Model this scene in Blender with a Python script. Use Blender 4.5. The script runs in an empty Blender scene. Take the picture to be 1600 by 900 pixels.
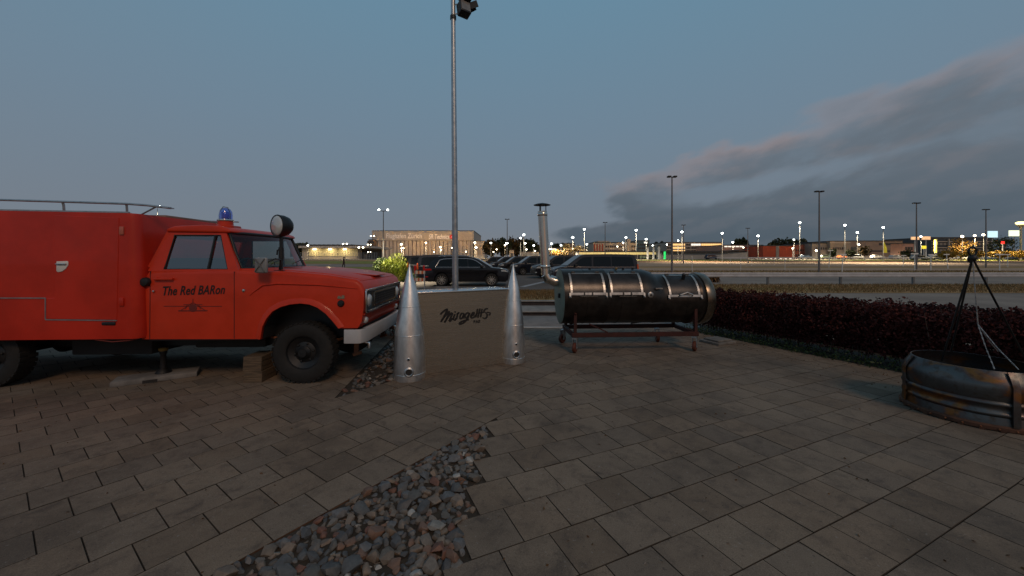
import bpy, bmesh, math, random
import numpy as np
from mathutils import Vector, Matrix, noise
random.seed(7); RNG = np.random.default_rng(7)
sc = bpy.context.scene
COL = sc.collection
R = math.radians

# ------------------------------------------------------------------ camera, sky, sun, exposure
CAMZ, F, CX, CY = 1.55, 579.36, 800.0, 404.0
cam = bpy.data.cameras.new('camera'); cam_ob = bpy.data.objects.new('camera', cam); COL.objects.link(cam_ob)
cam_ob.location = (0, 0, CAMZ); cam_ob.rotation_euler = (R(90), 0, 0)
cam.sensor_width = 36; cam.lens = 36 * F / 1600; cam.shift_y = (CY - 450) / 1600
cam.clip_start = 0.05; cam.clip_end = 5000
sc.camera = cam_ob
SUN_EL, SUN_AZ = R(39), R(158)
sun = bpy.data.lights.new('sun', 'SUN'); sun_ob = bpy.data.objects.new('sun', sun); COL.objects.link(sun_ob)
sun.energy = 0.64; sun.angle = R(13); sun.color = (1.0, 0.64, 0.39)
_d = Vector((math.sin(SUN_AZ) * math.cos(SUN_EL), math.cos(SUN_AZ) * math.cos(SUN_EL), math.sin(SUN_EL)))
sun_ob.rotation_euler = _d.to_track_quat('Z', 'Y').to_euler()
sc.view_settings.view_transform = 'Standard'; sc.view_settings.look = 'None'
sc.view_settings.gamma = 1; sc.view_settings.use_curve_mapping = False
sc.view_settings.exposure = 0.15
sc.cycles.caustics_reflective = False; sc.cycles.caustics_refractive = False


def N(nt, typ, ins=None, **props):
    n = nt.nodes.new(typ)
    for k, v in props.items():
        setattr(n, k, v)
    for k, v in (ins or {}).items():
        if isinstance(v, bpy.types.NodeSocket):
            nt.links.new(v, n.inputs[k])
        else:
            n.inputs[k].default_value = v
    return n


def MATH(nt, op, a, b=None, c=None, clamp=False):
    ins = {0: a}
    if b is not None: ins[1] = b
    if c is not None: ins[2] = c
    return N(nt, 'ShaderNodeMath', ins, operation=op, use_clamp=clamp).outputs[0]


def MIX(nt, fac, a, b):
    n = N(nt, 'ShaderNodeMix', data_type='RGBA')
    for k, v in ((0, fac), (6, a), (7, b)):
        if isinstance(v, bpy.types.NodeSocket): nt.links.new(v, n.inputs[k])
        else: n.inputs[k].default_value = v if k == 0 else (*v[:3], 1)
    return n.outputs[2]


def RAMP(nt, fac, stops, interp='LINEAR'):
    n = N(nt, 'ShaderNodeValToRGB', {0: fac})
    cr = n.color_ramp; cr.interpolation = interp
    while len(cr.elements) < len(stops): cr.elements.new(0.5)
    for e, (p, c) in zip(cr.elements, stops):
        e.position = p; e.color = (*c[:3], 1) if not isinstance(c, (int, float)) else (c, c, c, 1)
    return n.outputs[0]


def SMOOTH(nt, v, lo, hi):
    n = N(nt, 'ShaderNodeMapRange', {0: v, 1: lo, 2: hi, 3: 0.0, 4: 1.0}, interpolation_type='SMOOTHSTEP')
    return n.outputs[0]


world = bpy.data.worlds.new('World'); sc.world = world; world.use_nodes = True
wn = world.node_tree; wbg = wn.nodes['Background']
nish = N(wn, 'ShaderNodeTexSky', sky_type='NISHITA', sun_disc=False)
nish.sun_elevation = R(1.0); nish.sun_rotation = SUN_AZ
tc = N(wn, 'ShaderNodeTexCoord')
sep = N(wn, 'ShaderNodeSeparateXYZ', {0: tc.outputs['Generated']})
X_, Y_, Z_ = sep.outputs
el_ = MATH(wn, 'ARCSINE', Z_); az_ = MATH(wn, 'ARCTAN2', X_, Y_)
# clear dusk sky, horizon to zenith (elevation in radians / 1.57)
elf = MATH(wn, 'DIVIDE', el_, 1.5708, clamp=True)
clear = RAMP(wn, elf, [(0.0, (.172, .182, .200)), (.05, (.160, .190, .228)), (.2, (.142, .207, .272)),
                       (.42, (.118, .228, .318)), (.75, (.072, .100, .124)), (1.0, (.064, .082, .098))])
# bank of cloud low on the eastern side, rising towards the south-east
top = N(wn, 'ShaderNodeMapRange', {0: az_, 1: R(12), 2: R(50), 3: 0.200, 4: 0.345}, clamp=True).outputs[0]
ev = MATH(wn, 'SUBTRACT', el_, MATH(wn, 'MULTIPLY', az_, 0.16))
cv = N(wn, 'ShaderNodeCombineXYZ', {0: MATH(wn, 'MULTIPLY', az_, 3.0), 1: MATH(wn, 'MULTIPLY', ev, 6.5), 2: 0.0}).outputs[0]
n1 = N(wn, 'ShaderNodeTexNoise', {'Vector': cv, 'Scale': 2.2, 'Detail': 7.0, 'Roughness': 0.50}).outputs[0]
n2 = N(wn, 'ShaderNodeTexNoise', {'Vector': cv, 'Scale': 1.35, 'Detail': 6.0, 'Roughness': 0.55, 'Distortion': 0.3}).outputs[0]
cv3 = N(wn, 'ShaderNodeVectorMath', {0: cv, 1: (0.0, -0.10, 0.0)}, operation='ADD').outputs[0]
n1u = N(wn, 'ShaderNodeTexNoise', {'Vector': cv3, 'Scale': 2.2, 'Detail': 7.0, 'Roughness': 0.50}).outputs[0]
edge = MATH(wn, 'ADD', MATH(wn, 'SUBTRACT', top, el_), MATH(wn, 'MULTIPLY', MATH(wn, 'SUBTRACT', n1, 0.5), 0.17))
azmin = MATH(wn, 'ADD', R(5.0), MATH(wn, 'MULTIPLY', SMOOTH(wn, el_, .060, .105), R(8.5)))
west = SMOOTH(wn, MATH(wn, 'ADD', MATH(wn, 'SUBTRACT', az_, azmin), MATH(wn, 'MULTIPLY', MATH(wn, 'SUBTRACT', n1, 0.5), 0.34)), -0.01, 0.07)
gd = MATH(wn, 'ABSOLUTE', MATH(wn, 'SUBTRACT', MATH(wn, 'SUBTRACT', el_, 0.130), MATH(wn, 'MULTIPLY', MATH(wn, 'SUBTRACT', az_, R(20)), 0.15)))
gap = MATH(wn, 'SUBTRACT', 1.0, SMOOTH(wn, MATH(wn, 'ADD', gd, MATH(wn, 'MULTIPLY', MATH(wn, 'SUBTRACT', n2, 0.5), 0.13)), 0.000, 0.030))
gap = MATH(wn, 'MULTIPLY', MATH(wn, 'MULTIPLY', gap, SMOOTH(wn, az_, R(19), R(27))), MATH(wn, 'SUBTRACT', 0.8, MATH(wn, 'MULTIPLY', SMOOTH(wn, az_, R(36), R(58)), 0.5)))
mask = MATH(wn, 'MULTIPLY', MATH(wn, 'MULTIPLY', SMOOTH(wn, edge, -0.008, 0.040), west), MATH(wn, 'SUBTRACT', 1.0, gap))
holes = SMOOTH(wn, MATH(wn, 'ADD', n2, MATH(wn, 'MULTIPLY', MATH(wn, 'SUBTRACT', 0.30, el_), 0.9)), 0.42, 0.66)
mask = MATH(wn, 'MULTIPLY', mask, MATH(wn, 'ADD', MATH(wn, 'MULTIPLY', holes, 0.42), 0.56))
rim = MATH(wn, 'SUBTRACT', 1.0, SMOOTH(wn, edge, 0.0, 0.085))
relief = SMOOTH(wn, MATH(wn, 'SUBTRACT', n1u, n1), -0.05, 0.14)
lowd = SMOOTH(wn, el_, 0.02, 0.22)
ccol = MIX(wn, lowd, (.072, .097, .122), (.112, .138, .168))
ccol = MIX(wn, MATH(wn, 'MULTIPLY', relief, MATH(wn, 'ADD', 0.18, MATH(wn, 'MULTIPLY', lowd, 0.4))), ccol, (.150, .154, .174))
ccol = MIX(wn, MATH(wn, 'MULTIPLY', rim, 0.92), ccol, (.265, .225, .236))
skyc = MIX(wn, mask, clear, ccol)
# afterglow of the set sun behind the camera
behind = N(wn, 'ShaderNodeMapRange', {0: Y_, 1: 0.15, 2: -0.6, 3: 0.0, 4: 0.17}, interpolation_type='SMOOTHSTEP').outputs[0]
glow = N(wn, 'ShaderNodeVectorMath', {0: nish.outputs[0], 3: behind}, operation='SCALE').outputs[0]
skyc = N(wn, 'ShaderNodeVectorMath', {0: skyc, 3: 10.0}, operation='SCALE').outputs[0]
wn.links.new(N(wn, 'ShaderNodeVectorMath', {0: skyc, 1: glow}, operation='ADD').outputs[0], wbg.inputs[0])
wbg.inputs[1].default_value = 0.1


# ------------------------------------------------------------------ materials
MATS = {}


def M(name, col, rough=0.6, metal=0.0, var=0.15, scale=6.0, bump=0.0, bscale=None, coat=0.0, rnd=0.0, emit=None, estr=0.0,
      col2=None, spec=0.5, stretch=None, dirt=0.0):
    m = bpy.data.materials.new(name); m.use_nodes = True; nt = m.node_tree
    p = nt.nodes['Principled BSDF']; t = N(nt, 'ShaderNodeTexCoord')
    vec = t.outputs['Object']
    if stretch: vec = N(nt, 'ShaderNodeMapping', {0: vec, 3: stretch}).outputs[0]
    nz = N(nt, 'ShaderNodeTexNoise', {'Vector': vec, 'Scale': scale, 'Detail': 6.0, 'Roughness': 0.6}).outputs[0]
    c2 = col2 or tuple(min(1, c * (1 + var) + .002) for c in col)
    c1 = col if col2 else tuple(c * (1 - var) for c in col)
    c = MIX(nt, SMOOTH(nt, nz, 0.3, 0.7), c1, c2)
    if rnd:
        oi = N(nt, 'ShaderNodeObjectInfo').outputs['Random']
        c = N(nt, 'ShaderNodeHueSaturation', {'Value': MATH(nt, 'ADD', MATH(nt, 'MULTIPLY', oi, 2 * rnd), 1 - rnd), 'Color': c}).outputs[0]
    if dirt:
        nd_ = N(nt, 'ShaderNodeTexNoise', {'Vector': t.outputs['Object'], 'Scale': 2.3, 'Detail': 8.0, 'Roughness': .7}).outputs[0]
        c = MIX(nt, MATH(nt, 'MULTIPLY', SMOOTH(nt, nd_, .5, .75), dirt), c, (.06, .045, .035))
    nt.links.new(c, p.inputs['Base Color'])
    p.inputs['Metallic'].default_value = metal; p.inputs['Coat Weight'].default_value = coat
    p.inputs['Specular IOR Level'].default_value = spec
    if var or col2:
        nt.links.new(MATH(nt, 'ADD', MATH(nt, 'MULTIPLY', nz, 0.22 * rough + .04), rough * 0.88 - .02, clamp=True), p.inputs['Roughness'])
    else:
        p.inputs['Roughness'].default_value = rough
    if bump:
        bn = N(nt, 'ShaderNodeTexNoise', {'Vector': vec, 'Scale': bscale or scale * 6, 'Detail': 5.0}).outputs[0]
        nt.links.new(N(nt, 'ShaderNodeBump', {'Strength': bump, 'Distance': 0.01, 'Height': bn}).outputs[0], p.inputs['Normal'])
    if emit:
        p.inputs['Emission Color'].default_value = (*emit, 1); p.inputs['Emission Strength'].default_value = estr
    MATS[name] = m
    return m


def glass_mat(name, tint, rough=0.03, gloss=0.12, opaque=0.0, dark=(.01, .012, .014)):
    m = bpy.data.materials.new(name); m.use_nodes = True; nt = m.node_tree
    out = nt.nodes['Material Output']; nt.nodes.remove(nt.nodes['Principled BSDF'])
    tr = N(nt, 'ShaderNodeBsdfTransparent', {0: (*tint, 1)}).outputs[0]
    df = N(nt, 'ShaderNodeBsdfDiffuse', {0: (*dark, 1)}).outputs[0]
    gl = N(nt, 'ShaderNodeBsdfGlossy', {0: (1, 1, 1, 1), 1: rough}).outputs[0]
    ge = N(nt, 'ShaderNodeNewGeometry')
    dt = N(nt, 'ShaderNodeVectorMath', {0: ge.outputs['Normal'], 1: ge.outputs['Incoming']}, operation='DOT_PRODUCT').outputs['Value']
    fr = MATH(nt, 'MULTIPLY', MATH(nt, 'POWER', MATH(nt, 'SUBTRACT', 1.0, MATH(nt, 'ABSOLUTE', dt)), 5.0), .9)
    a = N(nt, 'ShaderNodeMixShader', {0: opaque, 1: tr, 2: df}).outputs[0]
    f = MATH(nt, 'ADD', fr, gloss, clamp=True)
    nt.links.new(N(nt, 'ShaderNodeMixShader', {0: f, 1: a, 2: gl}).outputs[0], out.inputs[0])
    MATS[name] = m
    return m


# ------------------------------------------------------------------ mesh helpers
class MB:
    def __init__(s): s.bm = bmesh.new()

    def face(s, pts):
        vs = [s.bm.verts.new(p) for p in pts]
        return s.bm.faces.new(vs)

    def box(s, x0, x1, y0, y1, z0, z1, mat=None):
        P = [Vector((x, y, z)) for z in (z0, z1) for y in (y0, y1) for x in (x0, x1)]
        if mat is not None: P = [mat @ p for p in P]
        v = [s.bm.verts.new(p) for p in P]
        for f in ((0, 2, 3, 1), (4, 5, 7, 6), (0, 1, 5, 4), (2, 6, 7, 3), (0, 4, 6, 2), (1, 3, 7, 5)):
            s.bm.faces.new([v[i] for i in f])
        return s

    def loft(s, rings, closed=True, cap=True):
        vr = [[s.bm.verts.new(p) for p in r] for r in rings]
        n = len(vr[0])
        for a, b in zip(vr, vr[1:]):
            for i in range(n if closed else n - 1):
                j = (i + 1) % n
                s.bm.faces.new((a[i], a[j], b[j], b[i]))
        if cap and closed:
            s.bm.faces.new(vr[0][::-1]); s.bm.faces.new(vr[-1])
        return s

    def prism(s, poly, d0, d1, plane='xz'):
        mk = {'xz': lambda a, b, d: (a, d, b), 'yz': lambda a, b, d: (d, a, b), 'xy': lambda a, b, d: (a, b, d)}[plane]
        return s.loft([[mk(a, b, d0) for a, b in poly], [mk(a, b, d1) for a, b in poly]])

    def lathe(s, prof, n=24, mat=None, a0=0.0, a1=2 * math.pi, caps=True):
        full = abs(a1 - a0 - 2 * math.pi) < 1e-6
        rings = []
        for r, z in prof:
            ring = []
            for i in range(n if full else n + 1):
                a = a0 + (a1 - a0) * i / n
                p = Vector((r * math.cos(a), r * math.sin(a), z))
                ring.append(mat @ p if mat is not None else p)
            rings.append(ring)
        return s.loft(rings, closed=full, cap=caps and full)

    def tube(s, pts, r, n=8, closed=False):
        pts = [Vector(p) for p in pts]; rings = []
        m = len(pts)
        rr = r if isinstance(r, (list, tuple)) else [r] * m
        up = None
        for i, p in enumerate(pts):
            a = pts[(i - 1) % m] if (closed or i > 0) else None
            b = pts[(i + 1) % m] if (closed or i < m - 1) else None
            d1 = (p - a).normalized() if a is not None else None
            d2 = (b - p).normalized() if b is not None else None
            t = ((d1 or d2) + (d2 or d1)).normalized()
            if up is None:
                up = Vector((0, 0, 1)) if abs(t.z) < 0.9 else Vector((0, 1, 0))
            u = t.cross(up)
            u = u.normalized() if u.length > 1e-6 else t.orthogonal().normalized()
            v = u.cross(t).normalized(); up = v
            sc_ = 1.0
            if d1 and d2:
                c = max(0.35, (d1.dot(t))); sc_ = 1 / c
            rings.append([p + (u * math.cos(2 * math.pi * k / n) + v * math.sin(2 * math.pi * k / n)) * rr[i] * (1 if n > 8 else 1) for k in range(n)])
        if closed: rings.append(rings[0]); return s.loft(rings, cap=False)
        return s.loft(rings)

    def bar(s, p, q, w, h=None):
        p, q = Vector(p), Vector(q); h = h or w
        t = (q - p); L = t.length; t.normalize()
        up = Vector((0, 0, 1)) if abs(t.z) < 0.95 else Vector((0, 1, 0))
        u = t.cross(up).normalized(); v = u.cross(t).normalized()
        m = Matrix((( *(u.x, t.x, v.x), p.x), (u.y, t.y, v.y, p.y), (u.z, t.z, v.z, p.z), (0, 0, 0, 1)))
        return s.box(-w / 2, w / 2, 0, L, -h / 2, h / 2, m)

    def ball(s, c, r, n=12, sx=1, sy=1, sz=1):
        prof = [(r * math.sin(math.pi * k / n) + 1e-4, -r * math.cos(math.pi * k / n)) for k in range(n + 1)]
        return s.lathe(prof, n + 4, Matrix.Translation(c) @ Matrix.Diagonal((sx, sy, sz, 1)))

    def bevel(s, w, seg=2, ang=30, filt=None):
        bm = s.bm
        bmesh.ops.remove_doubles(bm, verts=bm.verts, dist=1e-5)
        bmesh.ops.recalc_face_normals(bm, faces=bm.faces)
        es = [e for e in bm.edges if len(e.link_faces) == 2 and e.calc_face_angle(0) > R(ang) and (filt is None or filt(e))]
        bmesh.ops.bevel(bm, geom=es, offset=w, segments=seg, profile=0.5, affect='EDGES', clamp_overlap=True)
        return s

    def mesh(s, name, smooth=None):
        bm = s.bm
        bmesh.ops.recalc_face_normals(bm, faces=bm.faces)
        me = bpy.data.meshes.new(name); bm.to_mesh(me); bm.free()
        if smooth:
            me.shade_smooth(); me.set_sharp_from_angle(angle=R(smooth))
        return me

    def build(s, name, mat, parent=None, smooth=None):
        me = s.mesh(name, smooth); me.materials.append(mat)
        return link(name, me, parent)


def link(name, data, parent=None):
    o = bpy.data.objects.new(name, data); COL.objects.link(o)
    if parent: o.parent = parent
    return o


def tag(o, label, cat, group=None, kind=None):
    if label: o['label'] = label
    if cat: o['category'] = cat
    if group: o['group'] = group
    if kind: o['kind'] = kind
    return o


def struct(o):
    o['kind'] = 'structure'; return o


def stuff(o):
    o['kind'] = 'stuff'; return o


def thing(name, label, cat, loc=(0, 0, 0), rz=0.0, group=None):
    o = bpy.data.objects.new(name, None); COL.objects.link(o)
    o.location = loc; o.rotation_euler = (0, 0, rz); o.empty_display_size = .2
    return tag(o, label, cat, group)


def copy_tree(o, parent=None):
    c = o.copy(); COL.objects.link(c)
    if parent: c.parent = parent
    for ch in list(o.children): copy_tree(ch, c)
    return c


def text_mesh(body, size, shear=0.0, bold=0.0, sx=1.0, spacing=1.0):
    cu = bpy.data.curves.new('lettering', 'FONT'); cu.body = body; cu.size = size; cu.shear = shear
    cu.offset = bold; cu.extrude = 0.0008; cu.space_character = spacing; cu.align_x = 'LEFT'
    o = bpy.data.objects.new('lettering', cu); COL.objects.link(o)
    dg = bpy.context.evaluated_depsgraph_get(); me = bpy.data.meshes.new_from_object(o.evaluated_get(dg))
    bpy.data.objects.remove(o); bpy.data.curves.remove(cu)
    co = np.empty(len(me.vertices) * 3); me.vertices.foreach_get('co', co); co = co.reshape(-1, 3)
    co[:, 0] *= sx; me.vertices.foreach_set('co', co.ravel()); me.update()
    return me, co[:, 0].max(), co[:, 1].max()


def leaf_mesh(name, pts, size, mat, parent=None, aspect=0.55, droop=None, tint=True):
    """many small leaf quads, one at each point"""
    n = len(pts); pts = np.asarray(pts, float)
    a = RNG.normal(size=(n, 3)); a /= np.linalg.norm(a, axis=1)[:, None]
    if droop is not None: a[:, 2] = a[:, 2] * 0.5 + droop; a /= np.linalg.norm(a, axis=1)[:, None]
    b = np.cross(a, RNG.normal(size=(n, 3))); b /= np.linalg.norm(b, axis=1)[:, None]
    sz = (size * RNG.uniform(.6, 1.35, n))[:, None]
    q = np.stack([pts - a * sz * .5, pts + b * sz * aspect * .5, pts + a * sz * .5, pts - b * sz * aspect * .5], 1).reshape(-1, 3)
    me = bpy.data.meshes.new(name)
    me.vertices.add(4 * n); me.vertices.foreach_set('co', q.ravel())
    me.loops.add(4 * n); me.loops.foreach_set('vertex_index', np.arange(4 * n, dtype=np.int32))
    me.polygons.add(n); me.polygons.foreach_set('loop_start', np.arange(0, 4 * n, 4, dtype=np.int32))
    me.update(calc_edges=True); me.validate()
    if tint:
        at = me.attributes.new('tint', 'FLOAT', 'FACE'); at.data.foreach_set('value', RNG.random(n).astype(np.float32))
    me.materials.append(mat)
    return link(name, me, parent)


def leaf_mat(name, stops, rough=0.55):
    m = bpy.data.materials.new(name); m.use_nodes = True; nt = m.node_tree; p = nt.nodes['Principled BSDF']
    at = N(nt, 'ShaderNodeAttribute', attribute_name='tint').outputs['Fac']
    t = N(nt, 'ShaderNodeTexCoord').outputs['Object']
    nz = N(nt, 'ShaderNodeTexNoise', {'Vector': t, 'Scale': 1.7, 'Detail': 3.0}).outputs[0]
    fac = MATH(nt, 'ADD', MATH(nt, 'MULTIPLY', at, .55), MATH(nt, 'MULTIPLY', SMOOTH(nt, nz, .3, .7), .45))
    nt.links.new(RAMP(nt, fac, stops), p.inputs['Base Color']); p.inputs['Roughness'].default_value = rough
    p.inputs['Specular IOR Level'].default_value = 0.3
    MATS[name] = m
    return m


def gz(y):            # the terrace falls gently away from the building behind the camera
    return -0.01303 * y


def th(y):            # the fields beyond rise a little
    t = min(1, max(0, (y - 45) / 110)); return 1.42 * t * t * (3 - 2 * t)


def at(u, y, v=None):  # world x (and z) of a sight line at distance y
    x = (u - CX) / F * y
    return x if v is None else (x, CAMZ - (v - CY) / F * y)


# plain materials
red = M('red_paint', (.57, .040, .013), .40, var=.08, scale=3.0, coat=.12, dirt=.10, bump=.02, bscale=3, spec=.2)
redbox = M('red_box_paint', (.52, .025, .009), .40, var=.14, scale=1.6, coat=.15, dirt=.10, bump=.03, bscale=2.2, spec=.3)
black = M('black_rubber', (.010, .0095, .009), .8, var=.25, scale=20, bump=.2, dirt=.35)
blackp = M('black_paint', (.008, .008, .009), .5, var=.1)
ink = M('black_print', (.008, .006, .006), .6, var=.0)
darkint = M('dark_interior', (.02, .018, .017), .8)
chrome = M('chrome', (.62, .62, .62), .16, metal=1.0, var=.06, scale=12)
galv = M('galvanised_steel', (.42, .44, .46), .42, metal=.85, var=.16, scale=14, bump=.05)
greym = M('bumper_grey', (.46, .46, .47), .45, var=.06, dirt=.25)
alu = M('brushed_aluminium', (.84, .83, .82), .40, metal=1.0, var=.16, scale=4, stretch=(3, 3, 1.2), bump=.05, dirt=.18)
panelm = M('brushed_steel_panel', (.48, .43, .365), .27, metal=.85, var=.06, scale=3, stretch=(.6, .6, 26), bump=.04, bscale=24)
conc = M('concrete', (.20, .195, .185), .85, var=.22, scale=5, bump=.3)
wood = M('old_wood', (.11, .075, .045), .8, var=.35, scale=4, stretch=(2, 14, 14), bump=.3)
rust = M('rusty_steel', (.13, .042, .018), .8, var=.4, scale=9, bump=.3, col2=(.23, .085, .03))
rustred = M('red_oxide_paint', (.045, .008, .005), .75, var=.3, scale=8, bump=.1)
yellow = M('yellow_paint', (.25, .15, .03), .6)
white = M('white_paint', (.72, .72, .70), .5, var=.08, dirt=.15)
lampglass = M('lens_glass', (.62, .64, .64), .12, var=.08, metal=.2, coat=.6)
sideglass = glass_mat('side_glass', (.45, .48, .48), gloss=.20)
glass = glass_mat('tinted_glass', (.62, .68, .68), gloss=.03)
darkglass = glass_mat('dark_car_glass', (.10, .12, .13), gloss=.02, opaque=.85)
bluegl = M('blue_glass', (.02, .05, .55), .08, coat=1.0, var=.05, emit=(.02, .05, .6), estr=.0)
redgl = M('red_lens', (.55, .01, .01), .15, coat=.8, var=.05)


# ------------------------------------------------------------------ ground, fields, roads
def ground_mat(name, c1, c2, scale, c3=None, rough=.9, bump=.4, stretch=None, fine=60):
    m = bpy.data.materials.new(name); m.use_nodes = True; nt = m.node_tree; p = nt.nodes['Principled BSDF']
    pos = N(nt, 'ShaderNodeNewGeometry').outputs['Position']
    v = N(nt, 'ShaderNodeMapping', {0: pos, 3: stretch}).outputs[0] if stretch else pos
    a = N(nt, 'ShaderNodeTexNoise', {'Vector': v, 'Scale': scale, 'Detail': 8.0, 'Roughness': .65}).outputs[0]
    b = N(nt, 'ShaderNodeTexNoise', {'Vector': pos, 'Scale': fine, 'Detail': 3.0}).outputs[0]
    c = MIX(nt, SMOOTH(nt, a, .34, .66), c1, c2)
    if c3:
        a2 = N(nt, 'ShaderNodeTexNoise', {'Vector': v, 'Scale': scale * .37, 'Detail': 5.0}).outputs[0]
        c = MIX(nt, SMOOTH(nt, a2, .5, .66), c, c3)
    c = N(nt, 'ShaderNodeHueSaturation', {'Value': MATH(nt, 'ADD', MATH(nt, 'MULTIPLY', b, .9), .55), 'Color': c}).outputs[0]
    nt.links.new(c, p.inputs['Base Color']); p.inputs['Roughness'].default_value = rough
    p.inputs['Specular IOR Level'].default_value = .25
    if bump:
        nt.links.new(N(nt, 'ShaderNodeBump', {'Strength': bump, 'Distance': .02, 'Height': b}).outputs[0], p.inputs['Normal'])
    MATS[name] = m
    return m


asph = ground_mat('asphalt', (.105, .090, .080), (.15, .13, .115), .5, (.09, .08, .072), fine=90, bump=.25)
road = ground_mat('road_asphalt', (.21, .18, .155), (.27, .235, .20), .4, (.18, .155, .135), fine=70, bump=.2)
dry = ground_mat('dry_grass', (.28, .17, .07), (.40, .26, .115), .8, (.23, .175, .06), fine=14, bump=.8, stretch=(.25, 1, 1))
gravelg = ground_mat('gravel_lot', (.34, .235, .155), (.42, .305, .21), .5, (.25, .17, .11), fine=25, stretch=(.2, 1, 1))
lawn = ground_mat('green_verge', (.16, .19, .035), (.25, .26, .05), .9, (.22, .17, .06), fine=16, bump=.8)
soil = ground_mat('bare_soil', (.13, .065, .035), (.19, .10, .055), 1.2, fine=18, stretch=(.3, 1, 1))
sand = ground_mat('joint_sand', (.040, .031, .023), (.065, .051, .038), 9, fine=200)


def sheet(name, x0, x1, ys, zf, mat, nx=1):
    mb = MB(); xs = [x0 + (x1 - x0) * i / nx for i in range(nx + 1)]
    g = [[mb.bm.verts.new((x, y, zf(y))) for x in xs] for y in ys]
    for a, b in zip(g, g[1:]):
        for i in range(nx): mb.bm.faces.new((a[i], a[i + 1], b[i + 1], b[i]))
    return struct(mb.build(name, mat))


ysteps = [17 + 6 * i for i in range(26)] + [175, 220, 300, 500, 900, 1800, 3200]
sheet('terrain', -3000, 3000, [-300, 12.45, 12.5] + ysteps, lambda y: -.45 if y < 12.47 else th(y) - .012, dry, 4)


def strip(name, x0, x1, y0, y1, mat, dz=.0):
    n = max(1, int((y1 - y0) / 5)); ys = [y0 + (y1 - y0) * i / n for i in range(n + 1)]
    return sheet(name, x0, x1, ys, lambda y: th(y) + dz, mat)


strip('parking_lot', -16, 8.6, 17.8, 62, asph)
mb = MB(); mb.face([(5.15, 9.35, 0), (5.15, 16.6, 0), (90, 16.6, 0), (90, -12, 0), (4.45 + 19.95 * .452 + 1.15, -12, 0)][::-1]); struct(mb.build('access_road', road))
strip('service_road', 8.7, 160, 22.2, 32.5, road)
strip('gravel_lot', 10, 190, 36, 41, gravelg, .005)
strip('gravel_lot', 11, 190, 47, 58, gravelg, .005)
strip('gravel_lot', 12, 210, 66, 93, gravelg, .01)
strip('soil_bank', 12, 240, 94, 108, soil, .01)
strip('grass_verge', 12, 300, 109, 124, lawn, .02)
strip('perimeter_road', -300, 400, 128, 150, asph, .02)
strip('footpath', -80, -14, 64, 80, road, .01)
strip('grass_verge', -90, -14, 84, 104, lawn, .02)
strip('grass_verge', -60, -16.2, 38, 63, lawn, .01)

# white bay line on the car park
mk = MB(); a, b = Vector((.55, 20.3, .004)), Vector((4.6, 31.5, .004)); d = (b - a).normalized(); s_ = Vector((d.y, -d.x, 0)) * .17
mk.face([a - s_, a + s_, b + s_, b - s_]); struct(mk.build('bay_line', M('line_paint', (.34, .34, .35), .7, var=.2, scale=9)))

# ------------------------------------------------------------------ paving of the terrace
TR, TL = R(24.2), R(54.574)
SLOPE = math.atan(-0.01303)


def frame(t): return np.array([math.cos(t), math.sin(t)]), np.array([-math.sin(t), math.cos(t)])


uR, vR = frame(TR); uL, vL = frame(TL)
SEAM = 2.288


def clip(poly, nrm, d):      # keep points with p.nrm <= d
    out = []
    for i in range(len(poly)):
        p, q = poly[i], poly[(i + 1) % len(poly)]; a, b = p @ nrm - d, q @ nrm - d
        if a <= 0: out.append(p)
        if a * b < 0: out.append(p + (q - p) * (a / (a - b)))
    return out


def area(p): return .5 * abs(sum(p[i][0] * p[(i + 1) % len(p)][1] - p[(i + 1) % len(p)][0] * p[i][1] for i in range(len(p))))


def inview(c, m=1.3): return 0.4 < c[1] < 9.4 and -9.2 < c[0] < 1.45 * c[1] + m + .6 and c[0] > -1.45 * c[1] - m


def xb(y): return -2.04 - (y - 4.33) * .13


G_ = .0017
full_L, full_R, cut_L, cut_R = [], [], [], []
bedn = np.array([1.0, .13]); bedn_d = -2.04 + 4.33 * .13
for k in range(0, 30):
    n0 = 2.285 + .307 * k; ph = .142 + .155 * ((k + 1) % 2)
    for i in range(-32, 40):
        s0 = ph + .31 * i; c = uL * (s0 + .155) + vL * (n0 + .153)
        if not inview(c): continue
        poly = [uL * (s0 + G_ + (.31 - 2 * G_) * a) + vL * (n0 + G_ + (.307 - 2 * G_) * b) for a, b in ((0, 0), (1, 0), (1, 1), (0, 1))]
        A0 = area(poly); p2 = poly
        if k >= 6:
            if xb(c[1]) - .35 < c[0] < -.62:
                if c[0] > -1.6: continue
                p2 = clip(p2, bedn, bedn_d - .01)
                if len(p2) < 3: continue
        p2 = clip(p2, np.array([0, 1.]), 8.93)
        if len(p2) < 3 or area(p2) < .004: continue
        if area(p2) > A0 * .999: full_L.append((c, TL))
        else: cut_L.append(p2)
for k in range(-10, 26):
    n0 = 1.854 + .31 * k; st = .60 + .155 * k
    for i in range(-40, 40):
        s0 = st + .31 * i; c = uR * (s0 + .155) + vR * (n0 + .155)
        if not inview(c) or s0 > 7.17: continue
        if k <= 4 and i < 0: continue
        poly = [uR * (s0 + G_ + (.31 - 2 * G_) * a) + vR * (n0 + G_ + (.31 - 2 * G_) * b) for a, b in ((0, 0), (1, 0), (1, 1), (0, 1))]
        A0 = area(poly); p2 = clip(poly, vL, SEAM - .004)
        if len(p2) >= 3: p2 = clip(p2, uR, 7.2)
        if len(p2) >= 3: p2 = clip(p2, np.array([0, 1.]), 8.93)
        if len(p2) < 3 or area(p2) < .003: continue
        if area(p2) > A0 * .999: full_R.append((c, TR))
        else: cut_R.append(p2)


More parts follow.
